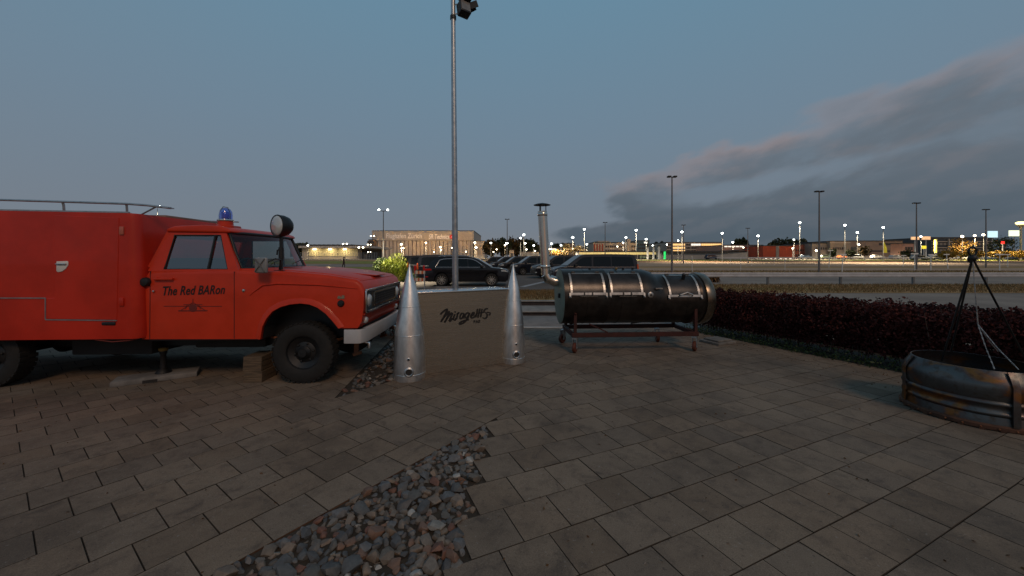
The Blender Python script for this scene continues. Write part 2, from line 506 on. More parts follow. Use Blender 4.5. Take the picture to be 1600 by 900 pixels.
def paver_mat():
    m = bpy.data.materials.new('paver_concrete'); m.use_nodes = True; nt = m.node_tree; p = nt.nodes['Principled BSDF']
    pos = N(nt, 'ShaderNodeNewGeometry').outputs['Position']
    oi = N(nt, 'ShaderNodeObjectInfo').outputs['Random']; at_ = N(nt, 'ShaderNodeAttribute', attribute_name='tint').outputs['Fac']
    r = MATH(nt, 'FRACT', MATH(nt, 'ADD', oi, at_))
    off = N(nt, 'ShaderNodeCombineXYZ', {0: MATH(nt, 'MULTIPLY', r, 37.0), 1: 0.0, 2: 0.0}).outputs[0]
    pv = N(nt, 'ShaderNodeVectorMath', {0: pos, 1: off}, operation='ADD').outputs[0]
    big = N(nt, 'ShaderNodeTexNoise', {'Vector': pos, 'Scale': .8, 'Detail': 9.0, 'Roughness': .7}).outputs[0]
    st = N(nt, 'ShaderNodeTexNoise', {'Vector': pv, 'Scale': 6.5, 'Detail': 10.0, 'Roughness': .78, 'Distortion': .5}).outputs[0]
    fine = N(nt, 'ShaderNodeTexNoise', {'Vector': pos, 'Scale': 190.0, 'Detail': 2.0}).outputs[0]
    sp = N(nt, 'ShaderNodeTexNoise', {'Vector': pos, 'Scale': 46.0, 'Detail': 2.0}).outputs[0]
    c = RAMP(nt, r, [(0, (.155, .114, .081)), (.25, (.220, .163, .116)), (.5, (.176, .136, .103)), (.75, (.228, .174, .127)), (1, (.162, .126, .096))])
    c = MIX(nt, MATH(nt, 'MULTIPLY', SMOOTH(nt, st, .46, .70), .75), c, (.070, .052, .042))
    c = MIX(nt, MATH(nt, 'MULTIPLY', SMOOTH(nt, big, .48, .66), .60), c, (.085, .064, .048))
    c = MIX(nt, MATH(nt, 'MULTIPLY', SMOOTH(nt, big, .50, .34), .35), c, (.26, .205, .15))
    c = MIX(nt, MATH(nt, 'MULTIPLY', SMOOTH(nt, sp, .67, .72), .5), c, (.05, .042, .04))
    c = MIX(nt, MATH(nt, 'MULTIPLY', SMOOTH(nt, sp, .31, .27), .4), c, (.30, .28, .26))
    c = N(nt, 'ShaderNodeHueSaturation', {'Value': MATH(nt, 'ADD', MATH(nt, 'MULTIPLY', fine, 1.2), .4), 'Color': c}).outputs[0]
    nt.links.new(c, p.inputs['Base Color'])
    nt.links.new(MATH(nt, 'SUBTRACT', .86, MATH(nt, 'MULTIPLY', SMOOTH(nt, st, .5, .75), .15)), p.inputs['Roughness'])
    h = MATH(nt, 'ADD', MATH(nt, 'MULTIPLY', fine, .5), MATH(nt, 'MULTIPLY', st, 1.2))
    nt.links.new(N(nt, 'ShaderNodeBump', {'Strength': .35, 'Distance': .004, 'Height': h}).outputs[0], p.inputs['Normal'])
    p.inputs['Specular IOR Level'].default_value = .35
    return m


paver = paver_mat()


def slab(bm, poly, M4=None, z=0.0, ch=.0022, th_=.05):
    P = [Vector((p[0], p[1], 0)) for p in poly]
    c = sum(P, Vector()) / len(P); n = len(P)
    ar = sum(P[i].x * P[(i + 1) % n].y - P[(i + 1) % n].x * P[i].y for i in range(n))
    if ar < 0: P.reverse()
    def V(p, zz):
        q = Vector((p.x, p.y, zz)); return bm.verts.new(M4 @ q if M4 is not None else q)
    ti = [V(p + (c - p).normalized() * ch * 1.4, z) for p in P]; to = [V(p, z - ch) for p in P]; bo = [V(p, z - th_) for p in P]
    fs = [bm.faces.new(ti)]
    for i in range(n):
        j = (i + 1) % n
        fs.append(bm.faces.new((to[i], to[j], ti[j], ti[i]))); fs.append(bm.faces.new((bo[i], bo[j], to[j], to[i])))
        fs[-1].material_index = fs[-2].material_index = 1
    return fs


def lay(full, cut, name, w, h, hull):
    mb = MB(); mb.face([(x, y, -.009) for x, y in hull])
    base = struct(mb.build(name, sand)); base.rotation_euler = (SLOPE, 0, 0)
    def seen(c): return c[1] > 1.72 and abs(c[0]) < 1.40 * c[1]
    items = [(0 if seen(c) else 1, math.hypot(c[0], c[1]), c, t, None) for c, t in full]
    items += [(0 if seen(sum(p) / len(p)) else 1, math.hypot(*(sum(p) / len(p))), None, 0, p) for p in cut if area(p) > 0]
    items.sort(key=lambda q: q[:2])
    tm = MB(); slab(tm.bm, [np.array(((a - .5) * (w - 2 * G_), (b - .5) * (h - 2 * G_))) for a, b in ((0, 0), (1, 0), (1, 1), (0, 1))])
    tme = tm.mesh('paver'); tme.materials.append(paver); tme.materials.append(sand)
    rest = MB(); tints = []
    lay_ = rest.bm.faces.layers.float.new('tint')
    for i, (_, _, c, t, poly) in enumerate(items):
        dz = random.uniform(-.0015, .0015); tx, ty = random.gauss(0, .0025), random.gauss(0, .0025)
        if i < 300:
            if poly is None:
                o = link('paver', tme, base); o.location = (c[0], c[1], dz); o.rotation_euler = (tx, ty, t)
            else:
                m = MB(); slab(m.bm, poly, z=dz); m.build('paver', paver, base).data.materials.append(sand)
        else:
            if poly is None:
                M4 = Matrix.Translation((c[0], c[1], dz)) @ Matrix.Rotation(t, 4, 'Z') @ Matrix.Rotation(tx, 4, 'X') @ Matrix.Rotation(ty, 4, 'Y')
                fs = slab(rest.bm, [np.array(((a - .5) * (w - 2 * G_), (b - .5) * (h - 2 * G_))) for a, b in ((0, 0), (1, 0), (1, 1), (0, 1))], M4)
            else: fs = slab(rest.bm, poly, z=dz)
            r = random.random()
            for f in fs: f[lay_] = r
    if rest.bm.faces: stuff(rest.build('distant_pavers', paver, base)).data.materials.append(sand)
    return base


hullL = [tuple(p) for p in clip([np.array(q, float) for q in ((-12, .2), (6, .2), (6, 8.95), (-12, 8.95))], -vL, -SEAM)]
hullR = clip([np.array(q, float) for q in ((-3, .2), (16, .2), (16, 8.95), (-3, 8.95))], vL, SEAM)
hullR = [tuple(p) for p in clip(hullR, uR, 7.2)]
terrL = lay(full_L, cut_L, 'paving', .31, .307, hullL)
terrR = lay(full_R, cut_R, 'paving', .31, .31, hullR)

# steel edging strip between the two paving fields
e = MB(); p, q = uL * -1.6 + vL * SEAM, uL * 2.72 + vL * SEAM
e.bar((p[0], p[1], -.02), (q[0], q[1], -.02), .004, .036); ed = struct(e.build('edging_strip', M('edging_rust', (.10, .045, .02), .85, var=.5, scale=5))); ed.rotation_euler = (SLOPE, 0, 0)

# ------------------------------------------------------------------ beds of broken stone
def stone_mat():
    m = bpy.data.materials.new('broken_stone'); m.use_nodes = True; nt = m.node_tree; p = nt.nodes['Principled BSDF']
    oi = N(nt, 'ShaderNodeObjectInfo').outputs['Random']; at_ = N(nt, 'ShaderNodeAttribute', attribute_name='tint').outputs['Fac']
    r = MATH(nt, 'FRACT', MATH(nt, 'ADD', oi, at_))
    pos = N(nt, 'ShaderNodeNewGeometry').outputs['Position']
    c = RAMP(nt, r, [(0, (.080, .078, .078)), (.14, (.13, .128, .128)), (.28, (.14, .115, .092)), (.40, (.18, .105, .072)), (.48, (.10, .098, .095)),
                     (.60, (.19, .145, .110)), (.70, (.16, .075, .050)), (.75, (.11, .10, .088)), (.86, (.16, .14, .12)), (.95, (.24, .22, .195)), (.98, (.38, .36, .33))], 'CONSTANT')
    a = N(nt, 'ShaderNodeTexNoise', {'Vector': pos, 'Scale': 42.0, 'Detail': 6.0, 'Roughness': .7}).outputs[0]
    c = N(nt, 'ShaderNodeHueSaturation', {'Value': MATH(nt, 'ADD', MATH(nt, 'MULTIPLY', a, 1.3), .35), 'Color': c}).outputs[0]
    nt.links.new(c, p.inputs['Base Color']); p.inputs['Roughness'].default_value = .6
    nt.links.new(N(nt, 'ShaderNodeBump', {'Strength': .5, 'Distance': .006, 'Height': a}).outputs[0], p.inputs['Normal'])
    return m


stone_m = stone_mat()


def stone_mesh():
    bm = bmesh.new()
    ax = Vector((1.0, random.uniform(.6, .95), random.uniform(.42, .75)))
    for _ in range(24):
        v = Vector((random.gauss(0, 1), random.gauss(0, 1), random.gauss(0, 1))).normalized() * random.uniform(.86, 1.1)
        v = Vector((math.copysign(abs(c) ** .8, c) for c in v))
        bm.verts.new((v.x * ax.x * .5, v.y * ax.y * .5, v.z * ax.z * .5))
    r = bmesh.ops.convex_hull(bm, input=bm.verts)
    loose = [v for v in bm.verts if not v.link_faces]
    bmesh.ops.delete(bm, geom=loose, context='VERTS')
    me = bpy.data.meshes.new('stone'); bm.to_mesh(me); bm.free(); me.materials.append(stone_m)
    me.shade_smooth(); me.set_sharp_from_angle(angle=R(36))
    return me


STONES = [stone_mesh() for _ in range(22)]


def stone_bed(name, hull, inside, n, s0, s1, lim, zb=-.05):
    mb = MB(); mb.face([(x, y, zb) for x, y in hull])
    base = struct(mb.build(name, sand)); base.rotation_euler = (SLOPE, 0, 0)
    xs = [p[0] for p in hull]; ys = [p[1] for p in hull]
    got = []; step = .052
    nx, ny = int((max(xs) - min(xs)) / step) + 1, int((max(ys) - min(ys)) / step) + 1
    low = []
    for i in range(nx):
        for j in range(ny):
            p = np.array((min(xs) + (i + .5 * (j % 2)) * step + random.gauss(0, .010), min(ys) + j * step + random.gauss(0, .010)))
            sz = random.uniform(.055, .085)
            if inside(p, sz * .30): low.append((p, sz))
    grid = {}
    for tries in range(n * 30):
        if len(got) >= n: break
        p = np.array((random.uniform(min(xs), max(xs)), random.uniform(min(ys), max(ys))))
        sz = s0 + (s1 - s0) * random.random() ** 1.8
        if not inside(p, sz * .30): continue
        ci = (int(p[0] / .12), int(p[1] / .12)); ok = True
        for dx in (-1, 0, 1):
            for dy in (-1, 0, 1):
                for (q, sq) in grid.get((ci[0] + dx, ci[1] + dy), ()):
                    if np.hypot(*(p - q)) < (sz + sq) * .30: ok = False
        if not ok: continue
        grid.setdefault(ci, []).append((p, sz)); got.append((p, sz))
    def vis(p): return p[1] > 1.7 and abs(p[0]) < 1.4 * p[1]
    got.sort(key=lambda g: (not vis(g[0]), np.hypot(*g[0]) / g[1]))
    rest = MB(); rl = rest.bm.faces.layers.float.new('tint')
    allv, allf, tint = [], [], []
    nv = 0
    for i, (p, sz, zz) in enumerate([(p, sz, zb + .026 + sz * .22 + random.uniform(-.004, .010)) for p, sz in got] + [(p, sz, zb + .010 + random.uniform(0, .012)) for p, sz in low]):
        rot = (random.gauss(0, .35), random.gauss(0, .35), random.uniform(0, 6.28)); sv = (sz, sz * random.uniform(.8, 1.1), sz * random.uniform(.8, 1.1))
        me = random.choice(STONES)
        if i < min(lim, len(got)):
            o = link('stone', me, base); o.location = (p[0], p[1], zz); o.rotation_euler = rot; o.scale = sv
        else:
            M4 = Matrix.LocRotScale(Vector((p[0], p[1], zz)), __import__('mathutils').Euler(rot), Vector(sv))
            allv += [M4 @ v.co for v in me.vertices]; allf += [tuple(nv + k for k in f.vertices) for f in me.polygons]
            tint += [random.random()] * len(me.polygons); nv += len(me.vertices)
    rest.bm.free()
    me = bpy.data.meshes.new('stones'); me.from_pydata(allv, [], allf); a = me.attributes.new('tint', 'FLOAT', 'FACE'); a.data.foreach_set('value', tint)
    me.materials.append(stone_m); me.shade_smooth(); me.set_sharp_from_angle(angle=R(36))
    stuff(link('small_stones', me, base))
    return base


def in_bed1(p, m):
    n = p @ vL
    if n > SEAM - m - .006: return False
    k = math.floor((p @ vR - 1.854) / .31)
    if k > 4: return False
    fr = (p @ vR - 1.854) / .31 - k
    lim = .60 + .155 * k
    if fr < .15: lim = min(lim, .60 + .155 * (k - 1) + .10)
    return (p @ uR) < lim - m and p[1] > .9


def bed1_hull():
    pts = []
    for k in range(-4, 5):
        for nn in (1.854 + .31 * k, 1.854 + .31 * (k + 1)):
            pts.append(uR * (.60 + .155 * k + .01) + vR * nn)
    tip = [p for p in pts if p @ vL < SEAM]
    lo = uL * -.9 + vL * SEAM; hi = uL * 2.70 + vL * SEAM
    return [tuple(lo)] + [tuple(p) for p in tip] + [tuple(hi)]


stone_bed('stone_bed', bed1_hull(), in_bed1, 1000, .048, .118, 300)
hb = [(-2.03, 4.335), (-1.2, 5.50), (-.6, 6.34), (-.6, 8.8), (-2.62, 8.8)]
stone_bed('stone_bed', hb, lambda p, m: p @ vL > 4.127 + m and xb(p[1]) + m < p[0] < -.65 and p[1] < 8.7, 700, .05, .115, 200)


# ------------------------------------------------------------------ wheels shared by all vehicles
def wheel(parent, loc, r, w, rim_r, rim_mat, side=-1, spokes=0, hub=True, tread=0, name='wheel', dish=.35):
    """axis along local y; outer face towards side"""
    t = bpy.data.objects.new(name, None); COL.objects.link(t); t.parent = parent; t.location = loc
    RX = Matrix.Rotation(R(90), 4, 'X')         # z axis -> -y
    S = Matrix.Diagonal((1, -side, 1, 1))
    mb = MB(); b = w / 2
    prof = [(rim_r, -b * .8), (rim_r + .02, -b * .96), (r * .86, -b), (r * .965, -b * .86), (r, -b * .6), (r, b * .6), (r * .965, b * .86), (r * .86, b), (rim_r + .02, b * .96), (rim_r, b * .8)]
    mb.lathe(prof, 40, S @ RX, caps=False)
    if tread:
        for i in range(tread):
            a = 2 * math.pi * i / tread
            for sg in (-1, 1):
                m4 = S @ RX @ Matrix.Rotation(a + sg * .04, 4, 'Z') @ Matrix.Translation((r + .002, 0, sg * b * .45))
                mb.box(-.014, .002, -.022, .022, -b * .5, b * .5, m4)
    mb.build('tyre', black, t, 40)
    mb = MB()
    if spokes:
        mb.lathe([(rim_r * .93, b * .3), (rim_r, b * .8), (rim_r * 1.02, b * .82), (rim_r * .97, b * .6), (rim_r * .9, b * .2)], 32, S @ RX, caps=False)
        for i in range(spokes):
            a = 2 * math.pi * i / spokes
            m4 = S @ RX @ Matrix.Rotation(a, 4, 'Z')
            mb.prism([(.03, -.022), (rim_r * .95, -.030), (rim_r * .95, .030), (.03, .022)], b * .55, b * .72, 'xy') if False else mb.box(.03, rim_r * .95, -.018, .018, b * .52, b * .70, m4)
        mb.lathe([(.001, b * .76), (.055, b * .74), (.06, b * .5), (.001, b * .5)], 16, S @ RX, caps=False)
        mb.build('rim', rim_mat, t, 30)
        bk = MB(); bk.lathe([(.001, b * .1), (rim_r * .95, b * .12)], 24, S @ RX, caps=False); bk.build('brake_disc', blackp, t)
    else:
        mb.lathe([(rim_r * 1.02, b * .82), (rim_r * .95, b * .55), (rim_r * .72, b * (1 - 2 * dish)), (rim_r * .62, b * (.55 - dish)), (rim_r * .4, b * (.75 - dish)), (.001, b * (.75 - dish))], 32, S @ RX, caps=False)
        mb.build('rim', rim_mat, t, 30)
        h = MB(); h.lathe([(rim_r * .40, b * (.7 - dish)), (rim_r * .40, b * .55), (rim_r * .28, b * .8), (rim_r * .24, b * 1.0), (.001, b * 1.02)], 20, S @ RX, caps=False)
        for i in range(6):
            a = 2 * math.pi * i / 6 + .2
            h.ball(S @ RX @ Vector((rim_r * .55 * math.cos(a), rim_r * .55 * math.sin(a), b * (.75 - dish) + .005)), .014, 6)
        h.build('hub', blackp, t, 30)
    return t


# ------------------------------------------------------------------ the red fire truck
TX, TY = -1.9894, 4.7826
truck = thing('fire_truck', 'red vintage fire truck with a box body, blue beacon and round spotlight', 'fire truck', (TX, TY, gz(TY)), R(2.5))
W = 1.78


def P2(name, poly, y0, y1, mat, parent=truck, bev=0, smooth=30, plane='xz', seg=2):
    mb = MB().prism(poly, y0, y1, plane)
    if bev: mb.bevel(bev, seg)
    return mb.build(name, mat, parent, smooth)


def arch(cx, cz, rx, rz, a0, a1, n=12):
    return [(cx + rx * math.cos(R(a0 + (a1 - a0) * i / n)), cz + rz * math.sin(R(a0 + (a1 - a0) * i / n))) for i in range(n + 1)]


AR = [(-1.212, .585), (-1.185, .745), (-1.135, .85), (-1.06, .94), (-.96, .995), (-.84, 1.028), (-.718, 1.04), (-.60, 1.026), (-.50, .985), (-.40, .91), (-.31, .81), (-.235, .715)]
low = [(-2.668, .597)] + AR + [(.0, .715), (.05, .80), (.072, .97), (.075, 1.21), (.045, 1.285), (-.03, 1.34), (-.40, 1.405), (-.88, 1.450), (-1.52, 1.470), (-2.60, 1.462), (-2.642, 1.40), (-2.662, 1.28)]
mb = MB().prism(low, 0, W, 'xz')
mb.bevel(.055, 4, 25, lambda e: abs(e.verts[0].co.y - e.verts[1].co.y) < 1e-4 and min(e.verts[0].co.z, e.verts[1].co.z) > 1.19)
mb.bm.normal_update()
# open engine bay and cab floor: leave the underside off
body = mb.build('cab_body', red, truck, 35)
# dark chassis behind the arch
c = MB()
c.box(-1.30, .0, .30, W - .30, .55, 1.02); c.box(-6.4, -.05, .42, .56, .42, .58); c.box(-6.4, -.05, W - .56, W - .42, .42, .58)
c.box(-6.2, -1.3, .35, W - .35, .58, .70); c.box(-2.9, -2.3, .5, 1.3, .40, .55); c.box(-2.62, -1.25, .04, W - .04, .565, .60)
c.build('chassis', blackp, truck)
c = MB()
LN = [(-.72 + (x + .72) * .985, .55 + (z - .55) * .975) for x, z in AR]
c.loft([[(x, y, z) for x, z in LN] for y in (.012, W - .012)], closed=False, cap=False); c.build('wheel_arch_shade', darkint, truck)  # near-black sheet puts shade inside the red wheel arch
c = MB(); c.box(-6.4, -2.7, W - .05, W + .05, .22, .62); c.box(-2.4, -1.35, W - .35, W - .02, .25, .58); c.box(-3.9, -3.0, .9, 1.6, .28, .60); c.build('far_light_block', blackp, truck)  # unseen boxes added to keep light from coming in under the truck
c = MB(); c.box(-3.80, -2.78, .26, .70, .34, .615); c.bevel(.02); c.build('near_light_block', darkint, truck, 40)  # dark box added to block light below the box body
c = MB(); c.box(-2.30, -1.36, .34, .72, .40, .56); c.bevel(.03); c.build('front_light_block', darkint, truck, 40)  # dark box added to shut out light behind the front wheel
for ax in (-.71, -4.54):
    c = MB(); c.lathe([(.055, .12), (.055, .72), (.15, .82), (.15, .98), (.055, 1.08), (.055, W - .12)], 14, Matrix.Translation((ax, 0, .40)) @ Matrix.Rotation(R(-90), 4, 'X')); c.build('axle', blackp, truck, 40)
for y in (.30, W - .30):
    c = MB()
    for k in range(4):
        L_ = .55 - k * .11; c.tube([(-.71 - L_, y, .50 - k * .02 + .05), (-.71, y, .44 - k * .02), (-.71 + L_, y, .50 - k * .02 + .05)], .018, 6)
    c.bar((-.12, y, .56), (-.13, y, .30), .06, .03); c.bar((-.17, y, .30), (-.06, y, .33), .04, .04)
    c.build('leaf_spring', rust, truck)
for x in (-.71, -4.54):
    wheel(truck, (x, .115, .392), .388, .20, .215, blackp, -1, tread=36)
    wheel(truck, (x, W - .115, .392), .392, .20, .215, blackp, 1, tread=0)

# flare round the wheel arch and swage line along the wing
mb = MB()
o_ = [Vector((x, 0, z)) for x, z in AR]
ctr = Vector((-.72, 0, .55)); rings = []
for p in o_:
    d = (p - ctr).normalized(); a, b = p + d * .0, p + d * .052
    rings.append([(a.x, .02, a.z), (a.x, -.022, a.z), (b.x, -.014, b.z), ((p + d * .075).x, .004, (p + d * .075).z)])
mb.loft(rings, closed=False, cap=False); mb.build('wheel_arch_lip', red, truck, 50)
mb = MB(); mb.tube([(-1.36, .002, 1.135), (-1.315, .0, 1.18), (-1.19, -.002, 1.272), (-1.0, -.002, 1.292), (-.5, -.002, 1.275), (.0, .0, 1.225)], [.004, .010, .012, .012, .011, .006], 6)
mb.build('swage_line', red, truck, 60)
# hood panel, a little proud
hood = [(.01, 1.322), (-.04, 1.352), (-.40, 1.415), (-.88, 1.462), (-1.36, 1.480), (-1.36, 1.44), (-.9, 1.42), (-.4, 1.38), (.0, 1.29)]
P2('hood', hood, .10, W - .10, red, bev=.012, smooth=35)
mb = MB(); mb.box(-1.30, .02, W / 2 - .22, W / 2 + .22, 0, .012, None)
for v in mb.bm.verts: v.co.z += 1.484 + (v.co.x + 1.36) * -.055 - max(0, v.co.x + .4) ** 2 * .28
mb.build('hood_ridge', red, truck, 40)

# greenhouse
def yn(z): return .025 + .10 * (z - 1.46) / .5


outer = [(-2.62, 1.455), (-2.445, 1.965), (-1.735, 1.965), (-1.505, 1.455)]
inner = [(-2.432, 1.476), (-2.375, 1.915), (-1.795, 1.915), (-1.648, 1.476)]
for sgn in (0, 1):
    mb = MB()
    def Yv(z, off): return (yn(z) + off) if not sgn else W - yn(z) - off
    ringsO = [[(x, Yv(z, o), z) for x, z in outer] for o in (0, .05)]
    ringsI = [[(x, Yv(z, o), z) for x, z in inner] for o in (0, .05)]
    bm = mb.bm
    vo = [[bm.verts.new(p) for p in r] for r in ringsO]; vi = [[bm.verts.new(p) for p in r] for r in ringsI]
    for i in range(4):
        j = (i + 1) % 4
        bm.faces.new((vo[0][i], vo[0][j], vi[0][j], vi[0][i])); bm.faces.new((vo[1][i], vi[1][i], vi[1][j], vo[1][j]))
        bm.faces.new((vi[0][i], vi[0][j], vi[1][j], vi[1][i])); bm.faces.new((vo[0][i], vo[1][i], vo[1][j], vo[0][j]))
    mb.build('window_pillar', red, truck, 30)
    gl = MB(); gl.face([(x, Yv(z, .02), z) for x, z in inner]); gl.build('side_window', sideglass, truck)
    g = MB()
    pts = [(x, Yv(z, .010), z) for x, z in inner]
    g.tube(pts, .012, 6, closed=True); g.tube([(-1.865, Yv(1.915, .01), 1.915), (-1.895, Yv(1.476, .01), 1.476)], .014, 6)
    g.build('window_seal', blackp, truck, 50)
roof = [(-2.47, 1.955), (-2.46, 2.00), (-2.36, 2.035), (-2.0, 2.05), (-1.80, 2.035), (-1.70, 2.00), (-1.655, 1.962), (-1.70, 1.945)]
P2('cab_roof', roof, .10, W - .10, red, bev=.03, smooth=40, seg=3)
# windscreen, bowed
mb = MB(); rows = []
for t in (0, .5, 1):
    z = 1.482 + (1.952 - 1.482) * t; ring = []
    for i in range(9):
        s = i / 8; y = .10 + .05 * t + (W - .20 - .10 * t) * s; bow = .13 * (1 - (2 * s - 1) ** 2)
        ring.append((-1.525 - .185 * t + bow * (1 - .35 * t), y, z))
    rows.append(ring)
mb.loft(rows, closed=False, cap=False); mb.build('windscreen', glass, truck, 60)
edge_ = rows[0] + [r[-1] for r in rows[1:]] + rows[2][::-1][1:] + [rows[1][0]]
mb = MB(); mb.tube(edge_, .022, 8, closed=True); mb.build('windscreen_seal', blackp, truck, 60)
mb = MB(); mb.box(-1.52, -1.30, .06, W - .06, 1.44, 1.484); mb.bevel(.015); mb.build('cowl', red, truck, 40)
for y in (.55, 1.15):
    mb = MB(); mb.tube([(-1.37, y, 1.485), (-1.42, y + .1, 1.56), (-1.46, y + .34, 1.60)], .007, 5); mb.build('wiper', blackp, truck)
# interior
mb = MB(); mb.box(-2.60, -2.50, .10, W - .10, .9, 1.62); mb.box(-2.5, -2.05, .12, W - .12, .9, 1.12); mb.bevel(.05); mb.build('bench_seat', darkint, truck, 40)
mb = MB(); mb.box(-2.66, -2.63, .06, W - .06, 1.45, 1.56); mb.box(-2.48, -2.45, .14, W - .14, 1.88, 1.97)
mb.bar((-2.64, .10, 1.5), (-2.46, .16, 1.95), .1, .04); mb.bar((-2.64, W - .10, 1.5), (-2.46, W - .16, 1.95), .1, .04); mb.build('rear_pillar', red, truck, 30)
mb = MB(); mb.box(-1.62, -1.50, .1, W - .1, 1.30, 1.475); mb.bevel(.03); mb.build('dashboard', darkint, truck)
mb = MB(); st_m = Matrix.Translation((-1.80, .50, 1.44)) @ Matrix.Rotation(R(-62), 4, 'Y')
mb.tube([st_m @ Vector((.2 * math.cos(a * .3927), .2 * math.sin(a * .3927), 0)) for a in range(16)], .013, 6, closed=True)
mb.bar(st_m @ Vector((-.2, 0, 0)), st_m @ Vector((.2, 0, 0)), .02); mb.build('steering_wheel', blackp, truck, 60)

# door: shut lines, handle, print
def line(pts, w=.007, y=-.0025, mat=blackp, name='door_seam', parent=truck):
    mb = MB()
    for a, b in zip(pts, pts[1:]):
        a, b = Vector(a), Vector(b); d = (b - a).normalized() * (w / 2); n = Vector((-d.y, d.x))
        q = [a - d + n, a - d - n, b + d - n, b + d + n]
        mb.loft([[(p.x, y, p.y) for p in q], [(p.x, .004, p.y) for p in q]])
    return mb.build(name, mat, parent)


line([(-2.30 - .268, 1.452), (-2.575, .604)]); line([(-1.544, 1.445), (-1.544, .600)])
mb = MB(); mb.box(-2.50, -2.47, -.03, .003, 1.335, 1.375); mb.box(-2.30, -2.275, -.03, .003, 1.340, 1.37); mb.box(-2.50, -2.275, -.042, -.022, 1.345, 1.367); mb.bevel(.006)
mb.build('door_handle', red, truck, 40)
mb = MB(); mb.lathe([(.001, .02), (.012, .018), (.014, 0)], 12, Matrix.Translation((-2.52, 0, 1.20)) @ Matrix.Rotation(R(90), 4, 'X'), caps=False); mb.build('door_lock', chrome, truck, 40)
mb = MB(); mb.lathe([(.001, .055), (.045, .05), (.056, .035), (.058, -.01)], 24, Matrix.Translation((-2.612, -.0, 1.318)) @ Matrix.Rotation(R(90), 4, 'X'), caps=False); mb.build('fuel_cap', blackp, truck, 40)
mb = MB(); mb.lathe([(.001, .012), (.018, .010), (.022, 0)], 12, Matrix.Translation((-1.425, 0, 1.205)) @ Matrix.Rotation(R(90), 4, 'X'), caps=False); mb.build('side_repeater', chrome, truck, 40)
me, tw, thh = text_mesh('The Red BARon', .125, shear=.32, bold=.0022, spacing=1.06)
me.materials.append(ink)
o = link('lettering', me, truck); o.rotation_euler = (R(90), R(-1.2), 0); o.scale = (.775 / tw, 1.28, 1); o.location = (-2.43, -.004, 1.150)
# thin drawn emblem of a jet seen head-on, under the name
faint = M('faded_print', (.15, .016, .010), .6, var=0)
segs = [((-2.40, 1.012), (-1.70, 1.006), .008), ((-2.05, 1.10), (-2.05, .955), .008), ((-2.16, 1.03), (-1.94, 1.03), .008), ((-2.2, .955), (-2.06, 1.05), .008), ((-1.90, .955), (-2.04, 1.05), .008),
        ((-2.22, .952), (-1.88, .952), .014), ((-2.14, .975), (-2.12, 1.03), .006), ((-1.96, .975), (-1.98, 1.03), .006)]
em = MB()
for a, b, w_ in segs:
    a, b = Vector(a), Vector(b); d = (b - a).normalized() * (w_ / 2); n = Vector((-d.y, d.x))
    em.loft([[(p.x, y, p.y) for p in (a - d + n, a - d - n, b + d - n, b + d + n)] for y in (-.0035, .003)])
em.lathe([(.001, .004), (.045, .0035), (.05, 0)], 16, Matrix.Translation((-2.05, 0, .985)) @ Matrix.Rotation(R(90), 4, 'X'), caps=False)
em.build('jet_emblem', faint, truck)

# wing badge, side marker, indicator, tow eye
mb = MB(); mb.box(-.255, -.165, -.008, .002, 1.098, 1.118); mb.box(-.20, -.165, -.010, .002, 1.118, 1.14); mb.box(-.25, -.215, -.008, .002, 1.12, 1.132); mb.build('wing_badge', chrome, truck)
mb = MB(); mb.lathe([(.001, .03), (.03, .028), (.042, .015), (.045, -.005)], 20, Matrix.Translation((-.212, 0, 1.035)) @ Matrix.Rotation(R(90), 4, 'X'), caps=False); mb.build('side_marker', blackp, truck, 40)
RY = Matrix.Rotation(R(90), 4, 'Y')
for y in (.15, W - .15):
    mb = MB(); mb.lathe([(.001, .05), (.03, .045), (.045, .025), (.05, 0)], 20, Matrix.Translation((.03, y, .80)) @ RY, caps=False); mb.build('indicator', lampglass, truck, 40)
    mb = MB(); mb.lathe([(.001, .045), (.06, .038), (.088, .015), (.092, 0)], 24, Matrix.Translation((.062, y + (.05 if y < 1 else -.05), 1.055)) @ RY, caps=False); hl = mb.build('headlight', lampglass, truck, 40)
    mb = MB(); mb.lathe([(.092, 0), (.105, .015), (.115, 0)], 24, Matrix.Translation((.064, y + (.05 if y < 1 else -.05), 1.055)) @ RY, caps=False); mb.build('bezel', chrome, hl, 40)
    mb = MB(); mb.tube([(-.05, y + .1 if y < 1 else y - .1, .50), (.06, y + .1 if y < 1 else y - .1, .47), (.06, y + .1 if y < 1 else y - .1, .40)], .026, 8); mb.build('tow_hook', chrome, truck, 50)
# grille
mb = MB(); mb.box(.055, .078, .09, W - .09, .925, 1.19); mb.build('grille_recess', blackp, truck)
mb = MB()
for a, b in (((.05, 1.195), (W - .05, 1.195)), ((W - .05, 1.195), (W - .05, .915)), ((W - .05, .915), (.05, .915)), ((.05, .915), (.05, 1.195))):
    mb.bar((.09, *a), (.09, *b), .022, .03)
mb.bevel(.004); mb.build('grille_surround', chrome, truck, 30)
mb = MB()
for a, b in (((.36, 1.15), (W - .36, 1.15)), ((W - .36, 1.15), (W - .36, .965)), ((W - .36, .965), (.36, .965)), ((.36, .965), (.36, 1.15))):
    mb.bar((.088, *a), (.088, *b), .026, .026)
mb.build('grille_frame', chrome, truck)
mb = MB()
for i in range(14): mb.bar((.083, .40 + i * .0754, .97), (.083, .40 + i * .0754, 1.145), .004, .01)
for i in range(5): mb.bar((.086, .37, .99 + i * .034), (.086, W - .37, .99 + i * .034), .006, .008)
mb.build('grille_mesh', M('grille_grey', (.10, .09, .085), .4, metal=.6), truck)
mb = MB(); mb.tube([(.06, .04, .885), (.075, W - .04, .885)], .012, 6); mb.build('valance_lip', red, truck)
